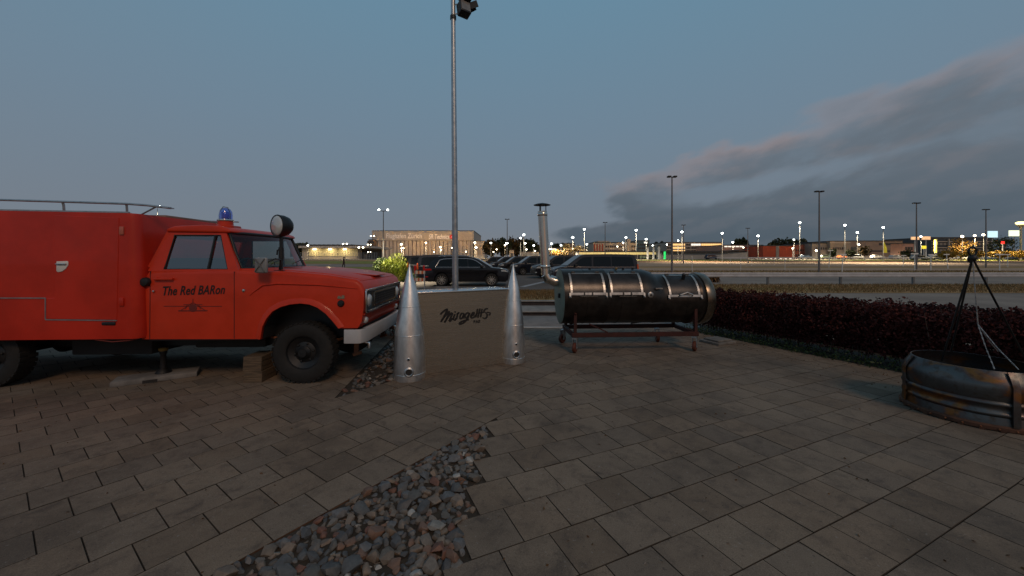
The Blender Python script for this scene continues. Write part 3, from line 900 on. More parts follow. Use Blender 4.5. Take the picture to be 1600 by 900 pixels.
# bumper
bp = [(-.16, -.045), (.02, -.05), (.055, -.03), (.10, .06), (.115, W / 2), (.10, W - .06), (.055, W + .03), (.02, W + .05), (-.16, W + .045), (-.16, W + .03), (.03, W + .03), (.07, W / 2), (.03, -.03), (-.16, -.03)]
mb = MB().prism(bp, .525, .705, 'xy').bevel(.008, 2); mb.build('bumper', greym, truck, 35)
# door mirror
mb = MB(); mr = Matrix.Translation((-1.112, -.155, 1.53)) @ Matrix.Rotation(R(-14), 4, 'Z')
mb.box(-.088, .088, -.022, .02, -.098, .098, mr); mb.bevel(.02, 3)
mir = mb.build('mirror', M('mirror_grey', (.26, .26, .26), .4, metal=.3), truck, 40)
mb = MB(); mb.bar(mr @ Vector((-.07, -.026, -.08)), mr @ Vector((.07, -.026, .08)), .016, .008); mb.bar(mr @ Vector((.07, -.027, -.08)), mr @ Vector((-.07, -.027, .08)), .016, .008)
mb.lathe([(.001, .034), (.02, .03), (.024, .02)], 12, mr @ Matrix.Rotation(R(90), 4, 'X'), caps=False); mb.build('mirror_rib', M('rib_grey', (.14, .14, .14), .5), mir, 40)
mb = MB(); mb.tube([(-1.06, -.14, 1.56), (-.98, -.10, 1.61), (-.98, .02, 1.60), (-1.02, .06, 1.47)], .009, 6); mb.build('mirror_arm', blackp, truck, 60)
# spotlight
sp_m = Matrix.Translation((-1.040, .12, 2.040)) @ Matrix.Rotation(R(240), 4, 'Z') @ Matrix.Rotation(R(90), 4, 'Y')
mb = MB(); mb.lathe([(.138, .045), (.142, .02), (.140, -.03), (.122, -.085), (.085, -.125), (.03, -.145), (.001, -.147)], 28, sp_m, caps=False)
mb.bar((-1.03, .12, 1.91), (-1.03, .12, 1.40), .030, .030); mb.lathe([(.03, 1.60), (.03, 1.76)], 12, Matrix.Translation((-1.03, .12, 0))); mb.box(-1.09, -.97, .06, .18, 1.43, 1.462)
mb.tube([(-1.03, .12, 1.74), (-1.075, .115, 1.72), (-1.08, .115, 1.66)], .010, 6)
spl = mb.build('spotlight', blackp, truck, 40)
mb = MB(); mb.lathe([(.130, .046), (.128, .052), (.09, .062), (.001, .068)], 28, sp_m, caps=False); mb.build('lens', lampglass, spl, 60)
mb = MB(); mb.lathe([(.128, .05), (.142, .052), (.146, .04), (.142, .03)], 28, sp_m, caps=False); mb.build('rim', blackp, spl, 60)
# beacon
bx, by = -1.905, .36
mb = MB(); mb.lathe([(.001, 2.03), (.105, 2.03), (.105, 2.055), (.09, 2.07), (.086, 2.125), (.001, 2.125)], 20, Matrix.Translation((bx, by, 0))); bc = mb.build('beacon', red, truck, 40)
mb = MB(); mb.lathe([(.092, 2.12), (.096, 2.13), (.092, 2.145)], 20, Matrix.Translation((bx, by, 0)), caps=False); mb.build('collar', chrome, bc, 40)
mb = MB(); mb.lathe([(.078, 2.125), (.08, 2.20), (.074, 2.25), (.055, 2.285), (.03, 2.30), (.001, 2.305)], 20, Matrix.Translation((bx, by, 0)), caps=False); mb.build('dome', glass_mat('blue_dome', (.50, .60, .98), gloss=.10, opaque=.04, dark=(.02, .03, .3)), bc, 60)
mb = MB(); mb.lathe([(.04, 2.13), (.045, 2.16), (.05, 2.24), (.03, 2.255), (.001, 2.255)], 14, Matrix.Translation((bx, by, 0)), caps=False); mb.build('reflector', bluegl, bc, 60)
mb = MB(); mb.tube([(bx - .02, by - .094, 2.12), (bx - .02, by - .09, 2.24), (bx - .01, by - .03, 2.315), (bx, by + .04, 2.315), (bx, by + .09, 2.24), (bx, by + .094, 2.12)], .006, 5); mb.build('guard_wire', chrome, bc, 60)

# ---- box body behind the cab
BW0, BW1 = -.10, W + .12
def boxring(z, xf, xr=-7.2, r=.11):
    ring = [(xr, BW0, z)]
    for i in range(7):
        a = R(-90 + 15 * i); ring.append((xf - r + r * math.cos(a), BW0 + r + r * math.sin(a), z))
    for i in range(7):
        a = R(0 + 15 * i); ring.append((xf - r + r * math.cos(a), BW1 - r + r * math.sin(a), z))
    ring.append((xr, BW1, z)); return ring


mb = MB(); rg = []
for t in (0, .03, .5, .96, 1.0):
    z = .622 + (2.172 - .622) * t; ins = .014 if t in (0, 1.0) else 0
    rg.append([(x - ins if i > 0 else x, y, z + (.022 * (-2.7 - x) / 1.5 if t > .9 else 0)) for i, (x, y, z) in enumerate(boxring(z, -2.605 - .055 * t))])
mb.loft(rg); boxb = mb.build('box_body', redbox, truck, 40)
# wheel opening at the back is out of the picture; door with its trim lines
dp = [(-3.695, .875), (-2.872, .858), (-2.845, 2.112), (-3.60, 2.14), (-3.60, 1.130), (-3.695, 1.130)]
mb = MB().prism(dp, BW0 - .007, BW0 + .01, 'xz').bevel(.004, 1); bd = mb.build('box_door', redbox, truck, 30)
mb = MB()
for a, b in (((-7.1, 1.150), (-3.70, 1.131)), ((-3.70, 1.131), (-3.70, .868)), ((-3.70, .868), (-2.868, .852))):
    mb.bar((a[0], BW0 - .004, a[1]), (b[0], BW0 - .004, b[1]), .010, .012)
mb.build('trim_strip', galv, truck)
hp = [(-3.565, 1.578), (-3.565, 1.46), (-3.545, 1.445), (-3.50, 1.455), (-3.455, 1.49), (-3.43, 1.535), (-3.43, 1.570), (-3.445, 1.582)]
mb = MB().prism(hp, BW0 - .016, BW0 - .002, 'xz').bevel(.004, 2); hd = mb.build('latch', white, bd, 40)
mb = MB(); mb.box(-3.56, -3.44, BW0 - .036, BW0 - .016, 1.538, 1.553); mb.bevel(.006); mb.build('lever', chrome, hd, 40) if False else mb.build('latch_lever', chrome, bd, 40)
for z in (1.955, 1.08):
    mb = MB(); mb.box(-2.835, -2.785, BW0 - .018, BW0 + .004, z - .05, z + .05); mb.bevel(.006); mb.build('hinge', redbox if z < 1.5 else M('hinge_pink', (.45, .12, .08), .5), truck, 40)
mb = MB(); mb.box(-3.045, -2.885, BW0 - .014, BW0 + .004, .795, .835); mb.bevel(.01); mb.build('marker_lamp', blackp, truck, 40)
mb = MB(); mb.box(-7.1, -2.75, BW0 + .005, BW0 + .035, 2.173, 2.190); 
for v in mb.bm.verts: v.co.z += .022 * (-2.7 - v.co.x) / 1.5
mb.build('gutter', galv, truck)
ry = BW0 + .10
rail = [(-7.1, ry, 2.41), (-4.3, ry, 2.338), (-3.5, ry, 2.318), (-2.85, ry, 2.30), (-2.62, ry + .02, 2.285), (-2.36, ry + .05, 2.255)]
mb = MB(); mb.tube(rail, .014, 8)
for x in (-5.2, -4.4, -3.62, -2.865): mb.tube([(x, ry + .02, 2.16 + .022 * (-2.7 - x) / 1.5), (x, ry + .012, 2.28), (x, ry, 2.30 + .0257 * (-2.85 - x))], .013, 6); mb.box(x - .03, x + .03, ry - .01, ry + .05, 2.172 + .0147 * (-2.7 - x), 2.187 + .0147 * (-2.7 - x))
mb.tube([(-2.74, ry + .03, 2.15), (-2.52, ry + .03, 2.272)], .010, 6); mb.tube([(-7.1, BW1 - .1, 2.36), (-2.7, BW1 - .1, 2.25)], .012, 6); mb.box(-2.42, -2.36, ry, ry + .1, 2.25, 2.262)
mb.build('roof_rail', galv, truck, 50)
mb = MB(); mb.box(-3.9, -2.85, .55, 1.6, 2.172, 2.225); mb.bevel(.02); mb.build('roof_hatch', M('hatch_brown', (.20, .12, .09), .6), truck, 40)
mb = MB(); mb.box(-7.19, -7.2 + .03, BW0 + .1, BW1 - .1, .7, 2.1); mb.build('rear_door', redbox, truck)
mb = MB(); mb.tube([(-3.15, BW0 + .02, .612), (-2.95, BW0 + .02, .585), (-2.75, BW0 + .03, .598), (-2.66, BW0 + .05, .62)], .006, 5); mb.build('hanging_cable', M('cable_red', (.2, .03, .02), .6), truck)

# ---- things under the truck
def tw_(x, y, z=0): 
    a = R(2.5); return (TX + x * math.cos(a) - y * math.sin(a), TY + x * math.sin(a) + y * math.cos(a), gz(TY) + z)


sl = thing('concrete_slab', 'low grey concrete slab lying on the pavers under the jack of the red truck', 'slab', (-4.75, 4.98, gz(5.0)), R(33))
mb = MB(); mb.box(-.42, .42, -.16, .16, .0, .07).bevel(.012); mb.build('slab', M('slab_concrete', (.17, .16, .15), .85, var=.25, scale=6, bump=.3), sl, 40)
mb = MB(); mb.box(-.12, .02, -.175, -.165, .0, .04); mb.build('grip_slot', darkint, sl)
jk = thing('jack_stand', 'black screw jack with a yellow cap standing on the concrete slab', 'jack', (-4.72, 5.02, gz(5.0) + .078))
mb = MB(); mb.lathe([(.09, 0), (.07, .03), (.035, .06), (.03, .24), (.042, .26), (.042, .29)], 14); mb.build('column', blackp, jk, 40)
mb = MB(); mb.lathe([(.045, .29), (.052, .30), (.052, .325), (.03, .335)], 14); mb.build('cap', yellow, jk, 40)
wbp = thing('timber_stack', 'stack of old timber blocks propping the red truck behind its front wheel', 'timber', (-3.38, 4.98, gz(5.0)), R(4))
zz = 0
for k in range(5):
    hh = (.065, .08, .06, .07, .065)[k]; m = MB(); r_ = random.uniform(-.01, .012); m.box(-.115 + r_, .115 + r_, -.17, .17, zz + .001, zz + hh); m.bevel(.005, 1); m.build('timber_block', wood, wbp); zz += hh


# ------------------------------------------------------------------ polished nose cones and the bar counter
def cone(loc, rb, H, label, hole_az, hole_z, hole_r):
    t = thing('nose_cone', label, 'nose cone', loc, 0, 'metal nose cones beside the bar counter')
    prof = [(rb, 0), (rb * 1.005, .10), (rb * 1.0, .22), (rb * .985, .36), (rb * .955, .5), (rb * .90, .65), (rb * .815, .8), (rb * .70, .95), (rb * .56, 1.1), (rb * .415, 1.23), (rb * .27, 1.35), (rb * .14, 1.45), (rb * .05, 1.515), (.003, 1.55)]
    prof = [(r, z * H / 1.55) for r, z in prof]
    fine = []
    for (r0, z0), (r1, z1) in zip(prof, prof[1:]):
        fine += [(r0, z0), ((r0 + r1) / 2 * 1.002, (z0 + z1) / 2)]
    fine.append(prof[-1])
    mb = MB(); mb.lathe(fine, 48)
    for f in mb.bm.verts:       # slightly dented hand-beaten skin
        v = f.co; k = noise.noise(Vector((v.x * 5, v.y * 5, v.z * 4 + loc[0] * 7))) * .006 * min(1, v.z * 3)
        d = Vector((v.x, v.y, 0)); 
        if d.length > .02: f.co += d.normalized() * k
    mb.build('shell', alu, t, 60)
    for zz in (.085, .60, .98):
        zz *= H / 1.55
        r = np.interp(zz, [z for _, z in prof], [r for r, _ in prof])
        m = MB(); m.lathe([(r + .0005, zz - .006), (r + .003, zz - .004), (r + .0025, zz + .004), (r - .001, zz + .006)], 48, caps=False); m.build('seam_ring', alu, t, 60)
    for az, z, r in ((hole_az, hole_z, hole_r), (hole_az - 1.5, hole_z + hole_r * 2.6, hole_r * .32)):
        rr = np.interp(z, [zz for _, zz in prof], [q for q, _ in prof])
        m4 = Matrix.Rotation(R(az), 4, 'Z') @ Matrix.Translation((0, -rr, z)) @ Matrix.Rotation(R(90), 4, 'X')
        m = MB(); m.lathe([(r * .62, -.03), (r * .62, .010), (r * .74, .016), (r, .008), (r * 1.05, -.02)], 28, m4, caps=False); fl = m.build('port_ring', alu if r < .03 else galv, t, 40)
        m = MB(); m.lathe([(.0005, .004), (r * .63, .004)], 24, m4, caps=False); m.build('port_hole', darkint, fl)
    return t


cone((at(640, 5.02), 5.02, gz(5.02)), .205, 1.545, 'tall polished metal nose cone standing left of the bar counter, near the truck bumper', 13, .135, .064)
cone((at(802, 5.84), 5.84, gz(5.84)), .175, 1.545, 'tall polished metal nose cone standing right of the bar counter, before the concrete steps', 16, .155, .062)

p0, p1 = Vector((-1.30, 5.127, 0)), Vector((-.06, 5.787, 0)); ca = math.atan2(p1.y - p0.y, p1.x - p0.x); CL = (p1 - p0).length
ctr_ = thing('bar_counter', 'dull brushed metal bar counter with black script lettering between the two nose cones', 'bar counter', (p0.x, p0.y, gz(p0.y)), ca)
tilt = -.016
def cz(x): return (gz(p0.y + x * math.sin(ca)) - gz(p0.y))
mb = MB(); mb.face([(0, 0, cz(0) + .003), (CL, 0, cz(CL) + .003), (CL, 0, 1.125), (0, 0, 1.125)]); 
r = bmesh.ops.extrude_face_region(mb.bm, geom=mb.bm.faces[:]); bmesh.ops.translate(mb.bm, verts=[v for v in r['geom'] if isinstance(v, bmesh.types.BMVert)], vec=(0, .02, 0))
mb.build('front_panel', panelm, ctr_)
mb = MB(); mb.box(.02, CL - .02, .022, .40, .0, 1.12); mb.build('cabinet', M('cabinet_brown', (.11, .085, .06), .6), ctr_)
mb = MB(); mb.box(-.01, CL + .01, -.012, .44, 1.127, 1.150); mb.bevel(.004); mb.build('counter_top', M('counter_steel', (.70, .70, .70), .22, metal=1.0, var=.05), ctr_, 30)
# script logo: brush strokes
def stroke(mb, pts, w, y=-.0015):
    P = []
    pts = [Vector(p) for p in pts]
    n = len(pts)
    for i in range(n - 1):           # catmull-rom
        a, b, c, d = pts[max(0, i - 1)], pts[i], pts[i + 1], pts[min(n - 1, i + 2)]
        for k in range(6):
            t = k / 6; P.append(.5 * ((2 * b) + (c - a) * t + (2 * a - 5 * b + 4 * c - d) * t * t + (3 * b - a - 3 * c + d) * t ** 3))
    P.append(pts[-1]); L, Rr = [], []
    pen = Vector((.5, .86))
    for i, p in enumerate(P):
        d = (P[min(i + 1, len(P) - 1)] - P[max(i - 1, 0)]).normalized(); nn = Vector((-d.y, d.x))
        ww = w * (.55 + .55 * abs(d.dot(pen))) * (.55 if i in (0, len(P) - 1) else 1)
        L.append(p + nn * ww); Rr.append(p - nn * ww)
    for i in range(len(P) - 1):
        q = [L[i], Rr[i], Rr[i + 1], L[i + 1]]
        mb.face([(v.x, y - .0001 * (i % 3), v.y) for v in q])


G1 = [  # in units of the crop the letters were drawn from: x 230-1280, y down 150-500
    [(240, 290), (300, 225), (385, 175), (330, 300), (250, 445)], [(255, 440), (320, 340), (425, 222), (390, 330), (325, 460)], [(330, 450), (390, 350), (470, 255), (490, 275), (455, 350), (425, 415), (450, 420), (500, 360)],
    [(535, 240), (560, 225)], [(545, 275), (520, 340), (515, 390), (545, 400), (580, 340)], [(600, 250), (590, 320), (575, 385)], [(592, 292), (614, 258), (640, 246)],
    [(720, 260), (680, 265), (650, 330), (660, 375), (700, 350), (735, 265), (720, 340), (740, 370)], [(830, 250), (790, 260), (755, 310), (770, 360), (810, 330), (850, 250), (800, 380), (720, 460), (640, 490), (650, 455), (740, 410), (840, 395)],
    [(880, 320), (930, 290), (945, 245), (905, 260), (875, 320), (890, 360), (940, 340), (985, 290)],
    [(1015, 165), (1000, 250), (975, 350)], [(1065, 160), (1045, 250), (1020, 355)], [(1110, 165), (1095, 250), (1075, 345)], [(985, 262), (1060, 250), (1150, 240)],
    [(1235, 165), (1185, 170), (1150, 215), (1185, 250), (1215, 290), (1200, 350), (1155, 370), (1120, 345)], [(1205, 240), (1270, 250), (1275, 280), (1245, 300)]]
mb = MB()
# place: drawing units -> panel coordinates (x along counter, z)
def G2(x, y):
    u, v = 670 + x / 13.333, 470 + y / 13.34
    k = (u - CX) / F; n = Vector((-math.sin(ca), math.cos(ca))); t = (p0.x * n.x + p0.y * n.y) / (k * n.x + n.y)
    q = Vector((k * t - p0.x, t - p0.y)); return (q.x * math.cos(ca) + q.y * math.sin(ca), CAMZ - (v - CY) / F * t - gz(p0.y))


for g in G1: stroke(mb, [G2(*p) for p in g], .0125, -.004)
mb.build('script_logo', ink, ctr_)
me, tw, th2 = text_mesh('BAR', .05, bold=.0030, spacing=1.10); me.materials.append(ink)
a, b = G2(930, 468), G2(1085, 468); top_ = G2(930, 405)
o = link('lettering', me, ctr_); o.rotation_euler = (R(90), 0, 0); o.location = (a[0], -.003, a[1]); o.scale = ((b[0] - a[0]) / tw, (top_[1] - a[1]) / th2, 1)

# tall galvanised pole with floodlights behind the counter
PY = 6.32
pole = thing('floodlight_pole', 'tall thin galvanised pole with black floodlights rising behind the bar counter', 'light pole', (at(712.5, PY), PY, gz(PY)))
tp = Vector((at(707.5, PY) - at(712.5, PY), 0, 6.5))
mb = MB(); n = 14; mb.tube([tp * (i / n) for i in range(n + 1)], [.056 - .019 * (i / n) for i in range(n + 1)], 20); mb.build('pole', galv, pole, 60)
mb = MB(); mb.lathe([(.16, .0), (.16, .018), (.07, .02), (.062, .12)], 20); mb.build('base_plate', galv, pole, 40)
for k, zf in enumerate((5.56, 5.95)):
    ctrp = tp * (zf / 6.3)
    mb = MB(); mb.tube([ctrp + Vector((0, 0, -.03)), ctrp + Vector((0, 0, .03))], .052, 16); mb.build('clamp', blackp, pole, 40)
fl_specs = [(5.62, .10, -.05, 20, .30), (5.83, .08, -.10, 60, .30), (5.98, -.02, -.16, 0, .28), (5.95, .2, .05, 70, .28)]
for zf, dx, dy, az, s in [(5.70, .19, -.02, 35, .23), (5.97, .21, -.03, 35, .26)]:
    c = tp * (zf / 6.3) + Vector((dx, dy, 0)); m4 = Matrix.Translation(c) @ Matrix.Rotation(R(az), 4, 'Z') @ Matrix.Rotation(R(-14), 4, 'X')
    mb = MB(); mb.box(-s * .42, s * .42, -s * .28, s * .40, -s * .5, s * .42, m4); mb.bevel(.012); f_ = mb.build('floodlight', blackp, pole, 40)
    mb = MB(); mb.box(-s * .36, s * .36, -s * .30, -s * .27, -s * .40, s * .36, m4); mb.build('lens', M('flood_lens', (.20, .19, .18), .15, coat=.6), f_)
    mb = MB()
    for q in (-.8, .8): mb.bar(m4 @ Vector((s * .42, s * q * .3, s * .2)), m4 @ Vector((s * .85, s * q * .2 - .1, s * .3)), .012, s * .5)
    mb.build('barn_door', blackp, f_)
    mb = MB(); e = tp * (zf / 6.3)
    for q in (-.08, .08): mb.bar(e + Vector((.03, 0, q)), c + Vector((-.04, 0, q)), .016, .016)
    mb.bar(e + Vector((.075, 0, -.09)), e + Vector((.075, 0, .09)), .012, .03); mb.build('bracket', galv, f_)

# ------------------------------------------------------------------ barrel smoker
steel = M('smoker_steel', (.050, .044, .041), .34, metal=.75, spec=.3, var=.45, scale=3.2, bump=.08, bscale=10, dirt=.75)
steeld = M('smoker_door_steel', (.055, .052, .052), .32, metal=.75, spec=.3, var=.35, scale=4, bump=.06, bscale=12, dirt=.3)
framem = M('bare_steel', (.52, .50, .48), .38, metal=.9, var=.25, scale=9, dirt=.2)
capm = M('grey_green_paint', (.22, .24, .19), .55, var=.15, scale=5, dirt=.3)
pipe = M('stainless_pipe', (.66, .63, .58), .24, metal=1.0, var=.2, scale=3, stretch=(1, 1, .3), bump=.03)
BX, BY, BA = .875, 6.84, R(3.4)
sm = thing('barrel_smoker', 'long black barrel smoker with a chimney on a rust-red wheeled frame', 'smoker', (BX, BY, gz(BY) - .0), BA)
G0 = gz(BY)
zA, zB = .86 - G0, .81 - G0; rA, rB = .50, .452
def ring_at(x, r, zc, n=48): return [(x, r * math.sin(2 * math.pi * i / n), zc + r * math.cos(2 * math.pi * i / n)) for i in range(n)]


secs = [(0, rA + .006, zA), (.02, rA + .006, zA), (.022, rA, zA), (.45, rA, zA), (.77, rA, zA), (.775, rA + .004, zA), (.79, rA + .004, zA), (.795, rA, zA), (1.40, rA, zA), (1.52, rA - .005, zA - .004), (1.66, rB + .025, zB + .028), (1.72, rB + .005, zB + .004), (1.80, rB, zB), (2.45, rB, zB), (2.46, rB + .004, zB), (2.54, rB + .004, zB), (2.545, rB, zB)]
mb = MB(); mb.loft([ring_at(*s) for s in secs], cap=True); mb.build('barrel', steel, sm, 40)
mb = MB(); mb.loft([ring_at(x, r, zB) for x, r in ((2.545, rB + .001), (2.55, rB + .022), (2.60, rB + .03), (2.66, rB + .024), (2.70, rB + .012), (2.735, rB - .03), (2.75, rB - .12), (2.755, .02))]); mb.build('end_dome', M('polished_end', (.20, .165, .13), .28, metal=.9, var=.3, scale=4), sm, 50)
mb = MB(); mb.loft([ring_at(x, r, zA) for x, r in ((.0, rA - .004), (-.012, rA - .03), (-.014, .01))]); mb.build('end_cap', capm, sm, 40)
mb = MB(); mb.box(-.05, -.01, -.16, -.10, zA - .02, zA + .06); mb.bevel(.008); mb.build('air_vent', blackp, sm, 40)
# weld seams
mb = MB()
for x in (.40, 1.0, 1.72, 2.2):
    r, zc = (rA, zA) if x < 1.5 else (rB, zB)
    mb.tube([Vector(p) for p in ring_at(x, r + .001, zc, 40)], .005, 5, closed=True)
mb.build('weld_seam', steel, sm, 60)


def curved(mb, x0, x1, a0, a1, r0, r1, zc, n=10):     # plate on the barrel, angle above horizontal, facing the camera (-y)
    A = [a0 + (a1 - a0) * i / n for i in range(n + 1)]
    def p(x, r, a): return (x, -r * math.cos(R(a)), zc + r * math.sin(R(a)))
    for ra, rb, xa, xb_ in ((r1, r1, x0, x1), (r0, r0, x0, x1)):
        for i in range(n): mb.face([p(xa, ra, A[i]), p(xb_, rb, A[i]), p(xb_, rb, A[i + 1]), p(xa, ra, A[i + 1])])
    for x in (x0, x1):
        for i in range(n): mb.face([p(x, r0, A[i]), p(x, r1, A[i]), p(x, r1, A[i + 1]), p(x, r0, A[i + 1])])
    for a in (a0, a1): mb.face([p(x0, r0, a), p(x1, r0, a), p(x1, r1, a), p(x0, r1, a)])


def sdoor(x0, x1, a0, a1, r, zc, kind):
    mb = MB(); curved(mb, x0 + .012, x1 - .012, a0 + 1, a1 - 1, r + .002, r + .012, zc); bmesh.ops.remove_doubles(mb.bm, verts=mb.bm.verts, dist=1e-5)
    d = mb.build('door', steeld, sm, 40)
    w = .036
    mb = MB()
    curved(mb, x0, x0 + w, a0, a1, r + .011, r + .019, zc); curved(mb, x1 - w, x1, a0, a1, r + .011, r + .019, zc)
    curved(mb, x0 - .02, x1 + .02, a0, a0 + 4.6, r + .0195, r + .027, zc, 3)
    mb.build('door_frame', framem, d, 40)
    mb = MB(); curved(mb, x0 + .06, x1 - .03, a1 - 2.5, a1, r + .012, r + .02, zc, 3); mb.build('hinge_bar', framem, d, 40)
    def p(x, a, o): return (x, -(r + o) * math.cos(R(a)), zc + (r + o) * math.sin(R(a)))
    for x in (x0 + .09, x1 - .09):
        mb = MB(); mb.tube([p(x - .035, a1 + 2, .022), p(x + .035, a1 + 2, .022)], .016, 8); mb.build('hinge', blackp, d, 40)
    xm = (x0 + x1) / 2
    mb = MB()
    if kind == 'loop':
        mb.tube([p(xm - .12, a0 + 2, .03), p(xm - .11, a0 + 4, .07), p(xm, a0 + 8, .10), p(xm + .11, a0 + 4, .07), p(xm + .12, a0 + 2, .03)], .013, 8)
    else:
        for s in (-.07, .07): mb.bar(p(xm + s, a0 + 5, .02), p(xm + s, a0 - 3, .05), .018, .03)
        mb.tube([p(xm - .15, a0 - 3, .055), p(xm + .15, a0 - 3, .055)], .011, 8)
    mb.build('handle', blackp if kind != 'loop' else framem, d, 40)
    for x in (x0 - .012, x1 + .012):
        mb = MB(); mb.bar(p(x, a0 + 4, .02), p(x, a0 - 5, .03), .03, .02); mb.ball(p(x, a0 - 3, .04), .018, 6); mb.build('toggle_clamp', framem, d, 40)
    return d


sdoor(.10, .71, 7, 57, rA, zA, 'bar'); sdoor(.80, 1.37, 7, 57, rA, zA, 'bar'); sdoor(1.86, 2.42, 8, 68, rB, zB, 'loop')
RXm = Matrix.Rotation(R(90), 4, 'X')
mb = MB(); gm = Matrix.Translation((1.50, -(rA - .005) * math.cos(R(7)), zA + rA * math.sin(R(7)))) @ RXm
mb.lathe([(.001, .03), (.04, .03), (.05, .025), (.055, .01), (.055, -.02)], 24, gm, caps=False); gg = mb.build('thermometer', framem, sm, 40)
mb = MB(); mb.lathe([(.001, .0315), (.018, .0315)], 16, gm, caps=False); mb.build('dial', ink, gg)
mb = MB(); mb.box(1.60, 1.72, -.50, -.40, zA + .16, zA + .18); mb.build('bracket', framem, sm)
mb = MB(); mb.tube([(2.20, -.27, zB + .36), (2.20, -.30, zB + .43)], .03, 10); mb.ball((2.20, -.30, zB + .445), .035, 8); mb.build('top_vent', blackp, sm, 40)
for x in (.55, 1.05, 1.18, 1.36):
    mb = MB(); mb.tube([(x, -.05, zA + .48), (x, -.05, zA + .525)], .022, 8); mb.build('stud', yellow if x == 1.05 else blackp, sm, 40)
# carriage
mb = MB()
y0, y1 = -.40, .40; xa, xb2 = .17, 2.38; zr0, zr1 = .268, .345
for y in (y0, y1): mb.box(xa - .03, xb2 + .03, y - .03, y + .03, zr0, zr1)
for x in (xa, xb2): mb.box(x - .03, x + .03, y0 + .031, y1 - .031, zr0 + .003, zr1 - .003)
mb.bevel(.005, 1); mb.build('rail_frame', rustred, sm, 30)
for x, r, zc in ((xa + .03, rA, zA), (xb2 - .02, rB, zB)):
    for y in (y0, y1):
        zt = zc - math.sqrt(max(.01, r * r - y * y)) + .14
        mb = MB(); mb.box(x - .025, x + .025, y - .025 * (1 if y < 0 else 1), y + .025, zr1, zt); mb.build('post', rustred, sm)
    mb = MB(); 
    mb.tube([(x, r * 1.01 * math.sin(R(a)), zc - r * 1.01 * math.cos(R(a))) for a in range(-60, 61, 12)], .022, 6); mb.build('cradle', rustred, sm, 60)
mb = MB(); mb.bar((.45, y0, .50), (.78, y0, .345), .02, .02); mb.bar((1.5, y1, .36), (2.35, y1, .46), .02, .02); mb.build('brace', rustred, sm)
orange = M('caster_orange', (.10, .024, .010), .6, var=.3, scale=20)
for i, (x, y, az) in enumerate(((xa + .03, y0, 62), (xa - .02, y1 - .0, 40), (xb2 - .03, y0, 50), (xb2 - .35, y1, 80))):
    ct = bpy.data.objects.new('caster', None); COL.objects.link(ct); ct.parent = sm; ct.location = (x, y, gz(BY + y + x * math.sin(BA)) - G0); ct.rotation_euler = (0, 0, R(az))
    mb = MB(); mb.lathe([(.001, -.026), (.06, -.026), (.072, -.03), (.085, -.022), (.088, 0), (.085, .022), (.072, .03), (.06, .026), (.001, .026)], 24, Matrix.Translation((-.03, 0, .088)) @ RXm, caps=False); mb.build('wheel', orange, ct, 40)
    mb = MB()
    for s in (-.036, .036): mb.prism([(-.055, .07), (-.005, .07), (.045, .235), (-.045, .235)], s - .003, s + .003, 'xz')
    mb.box(-.055, .055, -.042, .042, .235, .262); mb.tube([(-.03, -.045, .088), (-.03, .045, .088)], .012, 8); mb.build('fork', galv, ct, 30)
# chimney
cx_ = -.252
cp = [(.0, .0, 1.125 - G0), (-.09, 0, 1.125 - G0), (-.215, 0, 1.18 - G0), (cx_, 0, 1.255 - G0)]
mb = MB(); mb.tube(cp, .092, 20); mb.build('elbow', pipe, sm, 25)
mb = MB(); mb.tube([(cx_, 0, 1.25 - G0), (cx_ - .066, 0, 2.42 - G0)], .086, 24); ch = mb.build('chimney_pipe', pipe, sm, 40)
for z in (1.40, 2.36):
    mb = MB(); mb.lathe([(.088, z - G0 - .03), (.092, z - G0 - .025), (.092, z - G0 + .025), (.088, z - G0 + .03)], 24, Matrix.Translation((cx_ - .066 * (z - 1.25) / 1.17, 0, 0)), caps=False); mb.build('pipe_band', pipe, ch, 40)
mb = MB(); tx_ = cx_ - .070
for a in (0, 120, 240): mb.bar((tx_ + .07 * math.cos(R(a)), .07 * math.sin(R(a)), 2.40 - G0), (tx_ + .07 * math.cos(R(a)), .07 * math.sin(R(a)), 2.535 - G0), .014, .014)
mb.lathe([(.155, 2.53 - G0), (.158, 2.536 - G0), (.10, 2.556 - G0), (.001, 2.575 - G0)], 28, Matrix.Translation((tx_, 0, 0))); mb.build('rain_cap', blackp, ch, 40)

# ------------------------------------------------------------------ fire ring with its tripod
RX0, RY0, RR = 4.77, 3.84, .50
fr = thing('fire_ring', 'heat-stained round steel fire ring standing on the pavers before the hedge', 'fire pit', (RX0, RY0, gz(RY0)), R(-52))


def heat_mat():
    m = bpy.data.materials.new('heat_tinted_steel'); m.use_nodes = True; nt = m.node_tree; p = nt.nodes['Principled BSDF']
    t = N(nt, 'ShaderNodeTexCoord').outputs['Object']
    a = N(nt, 'ShaderNodeTexNoise', {'Vector': N(nt, 'ShaderNodeMapping', {0: t, 3: (1.2, 1.2, 2.2)}).outputs[0], 'Scale': 2.2, 'Detail': 5.0, 'Distortion': .8}).outputs[0]
    c = RAMP(nt, a, [(.25, (.13, .05, .018)), (.40, (.22, .10, .035)), (.47, (.10, .08, .08)), (.55, (.095, .10, .102)), (.65, (.12, .12, .12)), (.8, (.17, .08, .03))])
    b = N(nt, 'ShaderNodeTexNoise', {'Vector': t, 'Scale': 18.0, 'Detail': 6.0}).outputs[0]
    c = MIX(nt, MATH(nt, 'MULTIPLY', SMOOTH(nt, b, .5, .7), .6), c, (.06, .035, .02))
    nt.links.new(c, p.inputs['Base Color']); p.inputs['Metallic'].default_value = .85
    nt.links.new(MATH(nt, 'ADD', MATH(nt, 'MULTIPLY', b, .4), .2), p.inputs['Roughness'])
    nt.links.new(N(nt, 'ShaderNodeBump', {'Strength': .12, 'Distance': .01, 'Height': b}).outputs[0], p.inputs['Normal'])
    return m


